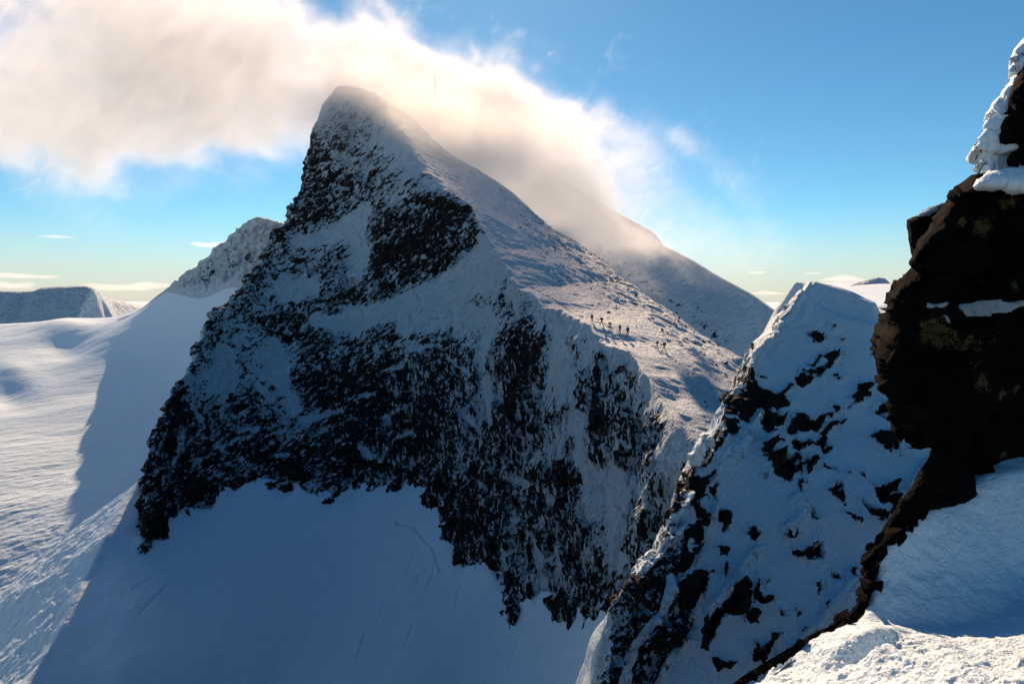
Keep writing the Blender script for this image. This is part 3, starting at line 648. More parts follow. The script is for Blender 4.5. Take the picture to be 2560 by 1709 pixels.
# ------------------------------------------------------------------ near snow bank on our own ridge
M_near = NB('crusted_snow'); k = M_near
co = k.coords(); h1 = k.noise(co, 9, 6, 0.62, 0.3); h2 = k.noise(co, 55, 4, 0.6)
nm = k.bump(h1, 1.0, 0.05); nm = k.bump(h2, 0.9, 0.008, nm); k.bsdf(SNOW, 0.55, nm, 0.25); M_near = k.m
LEFT = [(2440,1205,5.3),(2378,1236,5.2),(2325,1268,5.1),(2280,1300,5.0),(2235,1335,4.93),(2203,1375,4.85),(2190,1435,4.75),(2174,1500,4.6),(2150,1550,4.45),(2105,1572,4.33),(2050,1600,4.2),(1990,1636,4.05),(1920,1680,3.88),(1850,1722,3.72),(1800,1790,3.5)]
RGT = [(2470,1200,5.25),(2570,1170,5.25),(2700,1150,5.3),(2500,1350,4.95),(2350,1400,4.85),(2270,1460,4.7),(2600,1500,4.65),(2400,1550,4.48),(2270,1560,4.42),(2700,1400,4.8),
   (2170,1572,3.85),(2240,1590,3.5),(2310,1612,3.3),(2400,1655,3.12),(2480,1672,3.03),(2570,1674,3.0),(2750,1672,3.0),(2180,1709,3.3),(2000,1709,3.6),(2350,1730,2.95),(2600,1760,2.75),(1900,1800,3.25),(2200,1850,2.8),(2700,1820,2.6),(1800,1950,2.8),(2700,2000,2.3)]
HOL = [(2240,1590,3.5),(2310,1612,3.3),(2400,1655,3.12),(2480,1672,3.03),(2570,1674,3.0),(2750,1672,3.0)]
l_, r_ = U(LEFT), U(RGT)
PM = np.concatenate([l_, r_, off(U(HOL), 0.06, 0.30, -0.36), off(l_, -0.10, 0.10, -0.22), off(l_, -0.35, 0.4, -1.6), off(r_[:3], 0, 0.6, 0.05), off(r_[:3], 0, 2.0, 0.1)])
X, Y = persp_grid(1720, 2700, int(620 * Q), 2.3, 6.6, int(860 * Q))
Z = cdt_interp(PM, X, Y, chain(0, len(l_))); bad = np.isnan(Z); Z[bad] = -5; Z = blur(Z, 8, 8) ; Z = np.where(bad, -5, Z)
P = np.stack([X, Y, Z], -1); N = gridN(P); u, v = pj(P); pf_ = P.reshape(-1, 3)
a1 = fbm(pf_, 0.8, 4, 91).reshape(Z.shape); a2 = (fbm(pf_, 0.11, 4, 92, gain=0.6) + 0.7 * fbm(pf_, 0.35, 3, 93, ridged=True, stretch=[((1, 0.4, 0), 2.5)])).reshape(Z.shape)
lower = sstep(-40, 40, v - (1580 + 0.12 * (u - 2200)))
P = P + N * (a1 * 0.06 + a2 * (0.010 + 0.030 * lower))[..., None]
sdl = sd_poly(u, v, [(p[0], p[1]) for p in LEFT] + [(2900, 1800), (2900, 1000), (2400, 1000)])
rock = np.where(sdl < 0, 1.0, -0.5) + 0.6 * np.exp(-(sdl / 6) ** 2)
o = grid_mesh('snow_bank', P, [M_near], None, ~bad & (sdl > -5))
tag(o, 'crusted snow bank in the near corner, sunlit along its lower lip', kind='structure')
NEAR = (l_, r_)
#PART4

# ------------------------------------------------------------------ near rocks
def c8(l): return [(2150 + x / 2.412, 50 + y / 2.412) for x, y in l]
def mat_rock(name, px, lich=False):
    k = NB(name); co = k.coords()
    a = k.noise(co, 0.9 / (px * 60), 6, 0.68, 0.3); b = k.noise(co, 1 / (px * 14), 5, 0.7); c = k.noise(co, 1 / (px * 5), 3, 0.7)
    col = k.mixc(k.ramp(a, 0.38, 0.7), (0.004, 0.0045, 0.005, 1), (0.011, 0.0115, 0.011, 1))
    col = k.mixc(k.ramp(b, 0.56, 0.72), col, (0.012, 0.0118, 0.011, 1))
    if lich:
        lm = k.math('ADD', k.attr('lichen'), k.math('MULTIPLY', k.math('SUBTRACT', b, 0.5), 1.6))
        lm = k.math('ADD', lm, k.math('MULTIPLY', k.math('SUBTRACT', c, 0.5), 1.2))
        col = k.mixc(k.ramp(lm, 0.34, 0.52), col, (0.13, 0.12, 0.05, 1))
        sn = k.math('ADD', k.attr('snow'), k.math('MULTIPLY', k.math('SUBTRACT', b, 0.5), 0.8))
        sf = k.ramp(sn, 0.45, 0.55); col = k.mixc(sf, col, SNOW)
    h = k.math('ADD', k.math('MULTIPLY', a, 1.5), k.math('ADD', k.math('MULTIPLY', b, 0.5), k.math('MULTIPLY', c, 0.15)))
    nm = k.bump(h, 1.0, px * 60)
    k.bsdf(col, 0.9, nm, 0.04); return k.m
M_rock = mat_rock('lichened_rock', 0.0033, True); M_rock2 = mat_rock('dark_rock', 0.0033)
def solid(name, poly, dfun, bulge, thick, Rp, step, mats, facet=(0.25, 0.05), fine=0.02, seed=0, attrs=None, power=0.5, sm=None, parent=None, bdir=(0.62, 1, 0)):
    poly = np.array(poly, float); B_ = []
    for a, b_ in zip(poly, np.roll(poly, -1, 0)):
        n = max(1, int(np.hypot(*(b_ - a)) / step)); t = np.linspace(0, 1, n, endpoint=False)[:, None]; B_.append(a + (b_ - a) * t)
    B_ = np.concatenate(B_); nb = len(B_)
    jit = np.stack([fbm(np.c_[B_ / 40, 0 * B_[:, 0]], 1, 4, seed), fbm(np.c_[B_ / 40, 0 * B_[:, 0] + 9], 1, 4, seed)], -1) * step * 1.0
    B_ = B_ + jit
    gx, gy = np.meshgrid(np.arange(poly[:, 0].min(), poly[:, 0].max(), step), np.arange(poly[:, 1].min(), poly[:, 1].max(), step))
    gx = gx + (np.arange(gx.shape[0]) % 2)[:, None] * step / 2
    g = np.c_[gx.ravel(), gy.ravel()]; sdg = sd_poly(g[:, 0], g[:, 1], B_); g = g[sdg > step * 0.6]
    allp = np.concatenate([B_, g])
    r = delaunay_2d_cdt([Vector(p) for p in allp], [(i, (i + 1) % nb) for i in range(nb)], [], 1, 1e-4)
    V2 = np.array([(p.x, p.y) for p in r[0]]); T = np.array([t for t in r[2] if len(t) == 3])
    sd = np.maximum(sd_poly(V2[:, 0], V2[:, 1], B_), 0); sd[sd < 0.05] = 0
    prof_ = (1 - (1 - np.clip(sd / Rp, 0, 1)) ** 2) ** power
    d0 = dfun(V2[:, 0], V2[:, 1]); onb = sd < 0.3
    mid = un(V2[:, 0], V2[:, 1], d0)
    front = un(V2[:, 0], V2[:, 1], d0 - bulge * prof_); back = mid + np.array(bdir) * (thick * prof_)[:, None]
    n = len(V2); bi = np.full(n, -1); ins = ~onb; bi[ins] = n + np.arange(ins.sum()); bi[onb] = np.where(onb)[0]
    V = np.concatenate([front, back[ins]])
    Tf = T; Tb = bi[T][:, ::-1]
    T_all = np.concatenate([Tf, Tb]); 
    # orientation: front triangles face the camera
    a, b_, c_ = V[Tf[0][0]], V[Tf[0][1]], V[Tf[0][2]]
    if np.cross(b_ - a, c_ - a) @ (-(a + b_ + c_)) < 0: T_all = T_all[:, ::-1]
    fn = np.zeros_like(V); e1 = V[T_all[:, 1]] - V[T_all[:, 0]]; e2 = V[T_all[:, 2]] - V[T_all[:, 0]]; cn = np.cross(e1, e2)
    for i in range(3): np.add.at(fn, T_all[:, i], cn)
    fn /= np.linalg.norm(fn, axis=1)[:, None] + 1e-12
    q = V + 0.12 * facet[0] * np.stack([fbm(V, facet[0], 3, seed + k_) for k_ in range(3)], -1)
    dsp = worley(q, facet[0] * 2.0, seed)[0] * facet[1] * 1.15 + worley(q, facet[0] * 0.7, seed + 1)[0] * facet[1] * 0.4 - facet[1] * 0.25 * sstep(0.75, 1.0, fbm(V, facet[0] * 2.2, 3, seed + 5, ridged=True)) + fbm(V, facet[0] * 0.4, 5, seed + 2, gain=0.6) * fine
    damp = 0.35 + 0.65 * np.concatenate([np.clip(sd / 12, 0, 1), np.clip(sd[ins] / 12, 0, 1)])
    at = {}
    uu = np.concatenate([V2[:, 0], V2[ins, 0]]); vv = np.concatenate([V2[:, 1], V2[ins, 1]])
    isf = np.concatenate([np.ones(n), np.zeros(ins.sum())])
    for k_, f_ in (attrs or {}).items(): at[k_] = f_(uu, vv) * isf
    if 'snow' in at: dsp = dsp + 0.035 * sstep(0.3, 0.7, at['snow'])
    V = V + fn * (dsp * damp)[:, None]
    return raw_mesh(name, V, T_all, mats, at, parent)

BOULD = [(2336,1113),(2290,1104),(2236,1088),(2226,1079),(2226,1040),(2226,999),(2215,985),(2198,968),(2193,944),(2188,910),(2186,889),(2195,861),(2198,841),(2212,823),(2214,806),(2209,779),(2214,758),(2212,737),
   (2229,717),(2243,699),(2260,675),(2283,643),(2309,607),(2332,568),(2355,535),(2374,510),(2386,485),(2411,465),(2432,444),(2457,438),(2520,425),(2700,415),(2780,600),(2780,1200),(2600,1195),(2560,1195),(2524,1205),(2479,1222),(2421,1236),
   (2384,1244),(2352,1225),(2322,1178)]
SN = [c5(l) for l in ([(1620,405),(1650,395),(1700,410),(1780,388),(1800,400),(1750,435),(1700,430),(1650,435)],
   [(1850,410),(1950,400),(2030,370),(2090,395),(2349,345),(2500,330),(2500,370),(2349,390),(2150,430),(2080,465),(1990,465),(1990,490),(1920,495),(1890,460)], [(1755,485),(1780,490),(1815,555),(1790,545)])]
LI = [(x, y, r) for (x, y), r in zip(c5([(1700,600),(1870,690),(2000,620),(1900,860),(1990,960),(2130,1055),(2145,280),(2310,1020),(1640,560),(1780,690),(1700,1385),(2220,1500)]), [36,20,18,16,22,14,14,18,16,22,10,12])]
LI += [(x, y, r) for (x, y), r in zip(c8([(880,1100),(640,1210),(950,1190),(760,1250)]), [20, 18, 16, 30])]
def f_snow(u, v):
    s = np.full(u.shape, -9.0)
    for p in SN: s = np.maximum(s, sd_poly(u, v, p))
    return 0.5 + s / 14
def f_lich(u, v):
    s = np.zeros(u.shape)
    for x, y, r in LI: s = np.maximum(s, 0.62 * np.exp(-(((u - x) ** 2 + (v - y) ** 2) / r ** 2)))
    return s
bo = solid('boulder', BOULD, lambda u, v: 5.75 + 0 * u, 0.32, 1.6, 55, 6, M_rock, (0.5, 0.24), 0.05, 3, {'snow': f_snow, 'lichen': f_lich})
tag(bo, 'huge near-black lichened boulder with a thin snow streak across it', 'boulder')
bl = solid('rock_block', [(2268,552),(2291,543),(2303,531),(2324,520),(2349,510),(2378,503),(2400,520),(2380,570),(2350,610),(2330,650),(2290,650),(2285,641),(2278,622),(2274,597),(2269,564)],
   lambda u, v: 6.15 + 0 * u, 0.16, 0.6, 40, 5, M_rock, (0.3, 0.06), 0.015, 5,
   {'snow': lambda u, v: 0.5 + sd_poly(u, v, [(2291,545),(2303,534),(2330,520),(2376,508),(2340,535),(2310,546)]) / 10, 'lichen': lambda u, v: 0.12 + 0 * u})
tag(bl, 'square dark block jutting out behind the big boulder, snow on top', 'rock')
ub = solid('rock_slab', [(2590,100),(2560,133),(2544,179),(2525,228),(2517,274),(2494,315),(2498,357),(2515,366),(2542,367),(2519,394),(2521,411),(2560,420),(2700,430),(2780,260),(2700,90)],
   lambda u, v: 5.45 + 0 * u, 0.25, 0.9, 60, 6, M_rock, (0.35, 0.08), 0.02, 7, {'snow': lambda u, v: -1 + 0 * u, 'lichen': lambda u, v: 0.1 + 0 * u})
tag(ub, 'black rock slab at the top right edge behind a rim of snow', 'rock')
M_crust = mat_snow('rime_crust', 0.12, 0.02, 0.03, 0.006)
CRUST = [(2600,60),(2560,96),(2544,112),(2529,129),(2528,154),(2542,154),(2523,170),(2524,180),(2544,181),(2525,195),(2525,210),(2502,228),(2500,237),(2480,257),(2477,270),(2463,282),(2463,291),(2477,291),(2463,311),(2467,328),
   (2440,357),(2426,373),(2427,383),(2446,383),(2448,398),(2436,407),(2457,413),(2463,427),(2448,444),(2426,467),(2440,477),(2465,475),(2511,471),(2531,481),(2570,475),(2720,470),(2720,60)]
cr_ = solid('snow_crust', CRUST, lambda u, v: 5.55 + 0.0 * u - 0.25 * sstep(400, 470, v), 0.16, 0.5, 32, 3.0, M_crust, (0.2, 0.07), 0.016, 9)
tag(cr_, 'jagged white rime crust clinging above the boulder against blue sky', 'snow crust')
RIM = [(2336,1113),(2322,1150),(2290,1190),(2276,1218),(2252,1245),(2240,1272),(2226,1285),(2205,1330),(2212,1352),(2236,1330),(2262,1308),(2300,1296),(2318,1276),(2345,1272),(2400,1258),(2440,1235),(2430,1180),(2380,1120)]
rim_ = solid('rock_step', RIM, lambda u, v: np.interp(v, [1100, 1290, 1500, 1600], [5.42, 5.06, 4.64, 4.22]) - 0.0, 0.08, 0.4, 22, 4, M_rock2, (0.16, 0.04), 0.02, 11, bdir=(-.2, .3, -1))
tag(rim_, 'dark rock step under the big boulder, above the shaded snow', 'rock')
# broken blocks along the lip of the ridge, one rock mass
import bmesh
rng_ = random.Random(21); path = [(2300,1288,5.02),(2262,1318,4.95),(2232,1345,4.9),(2205,1372,4.84),(2190,1410,4.78),(2180,1450,4.72),(2168,1490,4.64),(2158,1525,4.56),(2135,1550,4.46),(2105,1566,4.38),(2065,1585,4.28),(2015,1612,4.15),(1965,1642,4.04),(1915,1672,3.92),(1865,1704,3.8),(1820,1742,3.66)]
bmb = bmesh.new()
sp = []
for q in path:
    c = Vector(un(q[0] - 10, q[1] + 2, q[2] + 0.03)); sp.append([bmb.verts.new(c + Vector((math.cos(a) * 0.022, 0.01, math.sin(a) * 0.03))) for a in np.linspace(0, 2 * math.pi, 8, endpoint=False)])
for a_, b_ in zip(sp[:-1], sp[1:]):
    for i in range(8): bmb.faces.new((a_[i], a_[(i + 1) % 8], b_[(i + 1) % 8], b_[i]))
for i in range(len(path) - 1):
    for t in np.linspace(0, 0.9, 8):
        p = [path[i][q] + (path[i + 1][q] - path[i][q]) * t for q in range(3)]; wv_ = 24 if i < 4 else 15 if i < 9 else 8
        c = Vector(un(p[0] - 8 + rng_.uniform(-wv_, wv_) * 0.8, p[1] + rng_.uniform(-wv_, wv_) * 0.5, p[2] + rng_.uniform(-0.03, 0.10)))
        r_b = rng_.choice([0.03, 0.04, 0.05, 0.075]) * (1.0 if i < 9 else 0.6)
        tb = bmesh.new(); bmesh.ops.create_icosphere(tb, subdivisions=3, radius=1.0)
        cuts = [(Vector((rng_.gauss(0, 1), rng_.gauss(0, 1), rng_.gauss(0, 1))).normalized(), rng_.uniform(0.25, 0.7)) for _ in range(12)]
        M_ = Matrix.Rotation(rng_.uniform(0.2, 0.9), 3, 'Y') @ Matrix.Diagonal((rng_.uniform(0.5, 1), rng_.uniform(0.8, 1.6), rng_.uniform(1.0, 2.2)))
        for v_ in tb.verts:
            for n_, d_ in cuts:
                tt = v_.co.dot(n_) - d_
                if tt > 0: v_.co -= n_ * tt
            v_.co = c + M_ @ (v_.co * r_b)
        mt = bpy.data.meshes.new('t'); tb.to_mesh(mt); tb.free(); bmb.from_mesh(mt); bpy.data.meshes.remove(mt)
me = bpy.data.meshes.new('ridge_rock'); bmb.to_mesh(me); bmb.free(); me.materials.append(M_rock2)
rr_o = bpy.data.objects.new('ridge_rock', me); C.objects.link(rr_o)
tag(rr_o, 'broken dark blocks edging the near snow, curving down to the bottom', 'rock')
print('near', time.time() - T0)

# ------------------------------------------------------------------ stones on the flank and on the farther slope
def ico_stone(seed):
    rng = random.Random(seed); import bmesh
    bm = bmesh.new(); bmesh.ops.create_icosphere(bm, subdivisions=2, radius=0.5)
    cuts = [Vector((rng.gauss(0, 1), rng.gauss(0, 1), rng.gauss(0, 1))).normalized() for _ in range(7)]; dd = [rng.uniform(0.22, 0.42) for _ in cuts]
    for v_ in bm.verts:
        for n_, d_ in zip(cuts, dd):
            t = v_.co.dot(n_) - d_
            if t > 0: v_.co -= n_ * t
        v_.co.x *= 1.25; v_.co.z *= 0.8
    me = bpy.data.meshes.new('stone'); bm.to_mesh(me); bm.free(); me.materials.append(M_stone); return me
M_stone = mat_rock('stone', 0.05)
STM = [ico_stone(i) for i in range(6)]
Pm, um, vm, fm = FLANK
rng = np.random.RandomState(5)
skyl = np.array([(p[0], p[1]) for p in SKY_R]); dsk = d_line(um, vm, skyl); dke = d_line(um, vm, np.array(KEDGE)[:, :2])
wgt = (fm > 0.9) * (um > 1130) * (um < 1880) * (dke > 60)
wgt = wgt * (np.exp(-np.maximum(dsk - 6, 0) / 38) * (0.15 + sstep(1200, 1500, um)) + 0.012 * sstep(60, 110, dke))
wgt = wgt * (0.3 + 1.5 * np.clip(fbm(Pm.reshape(-1, 3), 14, 2, 99).reshape(um.shape) + 0.2, 0, 1))
# compensate the mesh's own density in the picture
wgt = wgt.ravel(); wgt[~(np.abs(vm.ravel() - 700) < 330)] = 0; wgt /= wgt.sum()
ids = rng.choice(len(wgt), 300, replace=False, p=wgt)
for j, i in enumerate(ids):
    p = Pm.reshape(-1, 3)[i]; o = bpy.data.objects.new('stone', STM[j % 6]); C.objects.link(o)
    s = rng.uniform(0.28, 0.5) if rng.rand() < 0.88 else rng.uniform(0.5, 0.85)
    o.location = (p[0], p[1], p[2] + 0.1 * s); o.rotation_euler = (rng.uniform(-.4, .4), rng.uniform(0, .7), rng.uniform(0, 6.28)); o.scale = (s * 1.2, s, s)
    tag(o, 'small dark stone poking through the windblown flank near its skyline', 'stone', 'stones scattered over the windblown flank')
print('stones', time.time() - T0)

# ------------------------------------------------------------------ climbers
def plain(name, col, rough=0.8):
    k = NB(name); n_ = k.noise(k.coords(), 30, 3, 0.6); c2 = tuple(x * 0.6 for x in col[:3]) + (1,)
    k.bsdf(k.mixc(n_, c2, col), rough, None, 0.3); return k.m
M_dark = plain('dark_trousers', (0.02, 0.02, 0.024, 1)); M_black = plain('black_jacket', (0.018, 0.02, 0.026, 1)); M_navy = plain('navy_jacket', (0.02, 0.03, 0.06, 1))
M_red = plain('red_jacket', (0.35, 0.02, 0.03, 1)); M_pack = plain('pack_fabric', (0.015, 0.016, 0.018, 1)); M_skin = plain('skin', (0.45, 0.28, 0.2, 1)); M_olive = plain('olive_jacket', (0.06, 0.06, 0.03, 1))
M_pack2 = plain('green_pack_fabric', (0.02, 0.05, 0.035, 1))
def skin_mesh(name, verts, edges, radii, mat, parent, sub=1):
    me = bpy.data.meshes.new(name); me.from_pydata(verts, edges, []); o = bpy.data.objects.new(name, me); C.objects.link(o)
    m = o.modifiers.new('s', 'SKIN'); m.use_smooth_shade = True
    for i, r in enumerate(radii):
        sv = me.skin_vertices[0].data[i]; sv.radius = r if isinstance(r, tuple) else (r, r); sv.use_root = (i == 0)
    m2 = o.modifiers.new('sub', 'SUBSURF'); m2.levels = sub; m2.render_levels = sub
    dg = bpy.context.evaluated_depsgraph_get(); new = bpy.data.meshes.new_from_object(o.evaluated_get(dg))
    bpy.data.objects.remove(o); bpy.data.meshes.remove(me)
    new.materials.clear(); new.materials.append(mat); o = bpy.data.objects.new(name, new); C.objects.link(o)
    for p in new.polygons: p.use_smooth = True
    if parent is not None: o.parent = parent
    return o
def person(u, v, H, heading, lean, stride, arms, jacket, pack, label, hatc):
    # the body walks towards +Y before it is turned
    L = lean; hip = Vector((0, 0, 0.92)); ch = hip + Vector((0, math.sin(L) * 0.5, math.cos(L) * 0.5)); nk = ch + Vector((0, math.sin(L) * 0.12 + .01, 0.11))
    hd = nk + Vector((0, 0.05, 0.12)); ht = hd + Vector((0, 0.02, 0.10))
    vs = [hip, (hip + ch) / 2, ch, nk, hd, ht]; ed = [(0, 1), (1, 2), (2, 3), (3, 4), (4, 5)]; rd = [(.15, .11), (.14, .10), (.17, .11), .055, .095, .06]
    for s, f in ((-1, stride), (1, -stride)):
        kn = Vector((s * .10, f * .35 + .10, .50 + max(0, f) * .12)); an = Vector((s * .10, f * .75, .09 + max(0, f) * .1)); to = an + Vector((0, .17, -.04))
        i0 = len(vs); vs += [Vector((s * .09, 0, .86)), kn, an, to]; ed += [(0, i0), (i0, i0 + 1), (i0 + 1, i0 + 2), (i0 + 2, i0 + 3)]; rd += [.10, .065, .048, .04]
    jv = [hip + Vector((0, 0, -.04)), (hip + ch) / 2, ch, nk - Vector((0, 0, .05))]; je = [(0, 1), (1, 2), (2, 3)]; jr = [(.19, .14), (.17, .13), (.20, .14), .085]
    hands = []
    for s, (f, up) in ((-1, arms[0]), (1, arms[1])):
        sh = ch + Vector((s * .20, 0, .02)); el = sh + Vector((s * .08, f * .18, -.26)); wr = el + Vector((s * .02, .12 + f * .2, -.10 + up))
        i0 = len(jv); jv += [sh, el, wr]; je += [(2, i0), (i0, i0 + 1), (i0 + 1, i0 + 2)]; jr += [.075, .06, .05]
        i1 = len(vs); vs += [sh.copy(), el.copy(), wr.copy()]; ed += [(2, i1), (i1, i1 + 1), (i1 + 1, i1 + 2)]; rd += [.05, .04, .032]; hands.append((s, wr, (wr - el).normalized()))
    body = skin_mesh('person', [tuple(x) for x in vs], ed, rd, M_dark, None, 1)
    body.data.materials.append(M_skin)
    for p in body.data.polygons:
        if p.center.z > nk.z - 0.0: p.material_index = 1
    skin_mesh('jacket', [tuple(x) for x in jv], je, jr, jacket, body)
    skin_mesh('hat', [tuple(hd + Vector((0, -.01, .02))), tuple(ht + Vector((0, 0, .0)))], [(0, 1)], [.108, .07], hatc, body)
    for s, wr, dr in hands:                                   # gloves with separate fingers closed as round a pole grip
        gv = [tuple(wr), tuple(wr + dr * .09)]; ge = [(0, 1)]; gr = [.035, .042]
        for q_ in range(4):
            b0 = wr + dr * .10 + Vector((0, (q_ - 1.5) * .022, 0)); b1 = b0 + dr * (.035 + .006 * (1.5 - abs(q_ - 1.5))); b2 = b1 + Vector((-s * .03, 0, -.015))
            i0 = len(gv); gv += [tuple(b0), tuple(b1), tuple(b2)]; ge += [(1, i0), (i0, i0 + 1), (i0 + 1, i0 + 2)]; gr += [.010, .010, .008]
        i0 = len(gv); t0 = wr + dr * .03 + Vector((-s * .03, .03, 0)); gv += [tuple(t0), tuple(t0 + dr * .05)]; ge += [(0, i0), (i0, i0 + 1)]; gr += [.013, .010]
        skin_mesh('glove', gv, ge, gr, M_pack, body, 0)
    for s, f in ((-1, stride), (1, -stride)):
        an = Vector((s * .10, f * .75, .09 + max(0, f) * .1)); skin_mesh('boot', [tuple(an + Vector((0, 0, .10))), tuple(an + Vector((0, 0, -.01))), tuple(an + Vector((0, .19, -.045)))], [(0, 1), (1, 2)], [.062, .066, .05], M_pack, body)
    if pack is not None:
        bc = (hip + ch) / 2 + Vector((0, -.25, .12)); rot = Vector((0, math.sin(L), math.cos(L)))
        skin_mesh('backpack', [tuple(bc - rot * .26), tuple(bc), tuple(bc + rot * .28), tuple(bc + rot * .36)], [(0, 1), (1, 2), (2, 3)], [(.16, .12), (.20, .16), (.18, .15), (.12, .10)], pack, body)
    dd = (um - u) ** 2 + (vm - v) ** 2 + 1e6 * (fm < 0.5); cand = np.where(dd.ravel() < 12)[0]; i = cand[np.argmin(Pm.reshape(-1, 3)[cand, 1])] if len(cand) else np.argmin(dd); p = Pm.reshape(-1, 3)[i]
    k_ = H * 1.18 * p[1] / F / 1.72; body.location = (p[0], p[1], p[2] - 0.03); body.rotation_euler = (0, 0, heading); body.scale = (k_,) * 3
    tag(body, label, 'person', 'climbers crossing the ridge in a line'); return body
hw = R(38)
person(1480, 803, 19.0, hw, .12, .22, ((.5, .05), (-.2, 0)), M_navy, None, 'leading climber in dark clothes, highest on the ridge', M_black)
person(1506, 811, 19.0, hw + .5, .42, .50, ((.9, .10), (-.7, .05)), M_black, M_pack, 'second climber, black jacket, leaning into a long stride', M_pack)
person(1528, 821, 17.0, hw + .3, .50, .30, ((.9, .12), (.4, 0)), M_red, M_pack, 'climber in a red jacket bending forward, third in line', M_red)
person(1551, 831, 18.5, hw - .2, .20, .18, ((.3, 0), (.1, 0)), M_olive, M_pack2, 'fourth climber, upright with a bulky dark pack, behind the red jacket', M_black)
person(1572, 840, 21.5, hw - .3, .10, .15, ((.2, 0), (.0, 0)), M_black, M_pack, 'tall fifth climber, last of the upper five, standing straight', M_black)
person(1643, 869, 19.0, hw + .6, .22, .38, ((.9, .10), (.5, .05)), M_black, M_pack2, 'front climber of the lower pair, reaching an arm forward', M_black)
person(1658, 877, 22.0, hw + .5, .25, .40, ((1.0, .12), (.5, .0)), M_black, M_pack, 'rearmost climber of the lower pair with a large black pack', M_pack)
print('people', time.time() - T0)
#PART5

# ------------------------------------------------------------------ banner cloud: a real volume around and behind the summit
def build_cloud():
    bx = np.array([[-430, 262, -20], [250, 512, 262]], float); st = 2.7
    n = np.ceil((bx[1] - bx[0]) / st).astype(int); ax = [np.linspace(bx[0][i], bx[1][i], n[i]) for i in range(3)]
    Zc, Yc, Xc = np.meshgrid(ax[2], ax[1], ax[0], indexing='ij'); Pc = np.stack([Xc, Yc, Zc], -1).reshape(-1, 3).astype(np.float32)
    x, y, z = Pc.T
    YC = 415.0
    def poly(l):
        u_ = np.array([p[0] for p in l], float); yd = np.interp(u_, [700, 1000], [332, 415])
        q = un(u_, [p[1] for p in l], yd); return np.c_[q[:, 0], q[:, 2]]
    # the plate is tilted a little: nearer the summit it stands closer
    top = [(-700,-300),(-100,-260),(300,-120),(620,-60),(800,-10),(959,5),(1046,50),(1090,95),(1155,122),(1231,108),(1297,124),(1341,168),(1390,225),(1430,262),(1470,300),(1520,370),(1560,430),(1620,520),(1680,600),(1700,650)]
    bot = [(1640,690),(1500,640),(1364,575),(1240,480),(1112,420),(1000,420),(860,430),(760,440),(650,410),(570,440),(500,490),(400,465),(330,445),(260,500),(200,520),(140,470),(60,430),(-60,430),(-200,470),(-700,520)]
    pl_ = poly(top + bot)
    # 2-D signed distance on the x-z plane, then looked up
    gx, gz = np.meshgrid(ax[0], ax[2]); S = sd_poly(gx, gz, pl_)
    hole = poly([(-80,20),(50,30),(75,80),(40,120),(-20,120),(-120,100)]); S = np.minimum(S, -sd_poly(gx, gz, hole) * 0.7 + 3)
    # share of light cloud only (veil) on the far right
    S3 = np.repeat(S[:, None, :], n[1], 1).ravel().astype(np.float32)
    wind = (0.8, -0.1, -0.6)
    nb = fbm(Pc, 75, 6, 201, gain=0.55, stretch=[(wind, 1.7)]); nf = fbm(Pc + 12 * nb[:, None], 22, 4, 202, gain=0.7, stretch=[(wind, 1.6)])
    yc = np.interp(x, [-112, -68], [332, 415]) - 8 * nb
    wy = 12 + np.clip(S3, 0, 60) * np.interp(x, [-112, -68], [0.28, 0.55])
    val = 0.22 + S3 / 26.0 + 1.2 * nb + 0.85 * nf
    prof_ = np.exp(-((y - yc) / wy) ** 2)
    bright = 0.05 * sstep(0.0, 0.9, val) ** 1.2 * prof_
    # soft left part is thinner
    lf = sstep(-60, -230, x); bright *= 1 - 0.0 * lf
    # feathery tails blown to the right
    def streak(a, b, w0, w1, dens, yy=415, soft=0.5):
        A_, B_ = un(*a, yy), un(*b, yy); e = B_ - A_; L2 = e @ e; t = np.clip(((Pc - A_) @ e) / L2, 0, 1)
        d = np.linalg.norm((Pc - A_ - t[:, None] * e) * np.array([1, 0.45, 1]), axis=1); w_ = w0 + (w1 - w0) * t
        return dens * sstep(0.0, 1.0, 1 - d / w_ + 0.9 * nb + 0.9 * nf) * sstep(1.25, 0.4, d / w_) * (1 - 0.6 * t)
    dn = bright
    dn = np.maximum(dn, streak((1500, 300), (1640, 430), 14, 10, 0.022)); dn = np.maximum(dn, streak((1560, 400), (1700, 640), 28, 22, 0.016))
    dn = np.maximum(dn, streak((1690, 340), (1890, 500), 9, 16, 0.022)); dn = np.maximum(dn, streak((1500, 520), (1850, 640), 32, 30, 0.012))
    dn = np.maximum(dn, streak((1840, 470), (1960, 640), 14, 18, 0.008)); dn = np.maximum(dn, streak((1530, 600), (1640, 730), 22, 10, 0.018))
    # lower feathers on the left
    dn = np.maximum(dn, streak((120, 430), (230, 540), 22, 14, 0.012, 335)); dn = np.maximum(dn, streak((620, 430), (560, 510), 16, 9, 0.01, 335)); dn = np.maximum(dn, streak((430, 440), (330, 490), 20, 14, 0.01, 335))
    # mist pouring over the summit and down the lee side
    def blob(u, v, yy, r, dens, sc=(1, 1, 1)):
        c = un(u, v, yy); d = np.linalg.norm((Pc - c) / np.array(sc), axis=1) / r
        return dens * sstep(1.1, 0.0, d - 0.5 * nb - 0.35 * nf)
    dn = np.maximum(dn, blob(900, 235, 292, 22, 0.06, (1.7, 1.2, 1))); dn = np.maximum(dn, blob(1040, 300, 296, 24, 0.07, (1.9, 1.0, 1)))
    dn = np.maximum(dn, blob(1180, 370, 310, 26, 0.06, (2.0, 1.2, 1)))
    dn = np.maximum(dn, blob(1330, 470, 350, 34, 0.02, (2.2, 1.4, 1.0))); dn = np.maximum(dn, blob(1160, 360, 380, 40, 0.03, (1.8, 1.2, 1.0))); dn = np.maximum(dn, blob(1480, 590, 380, 26, 0.012, (2.4, 1.4, 1.0)))
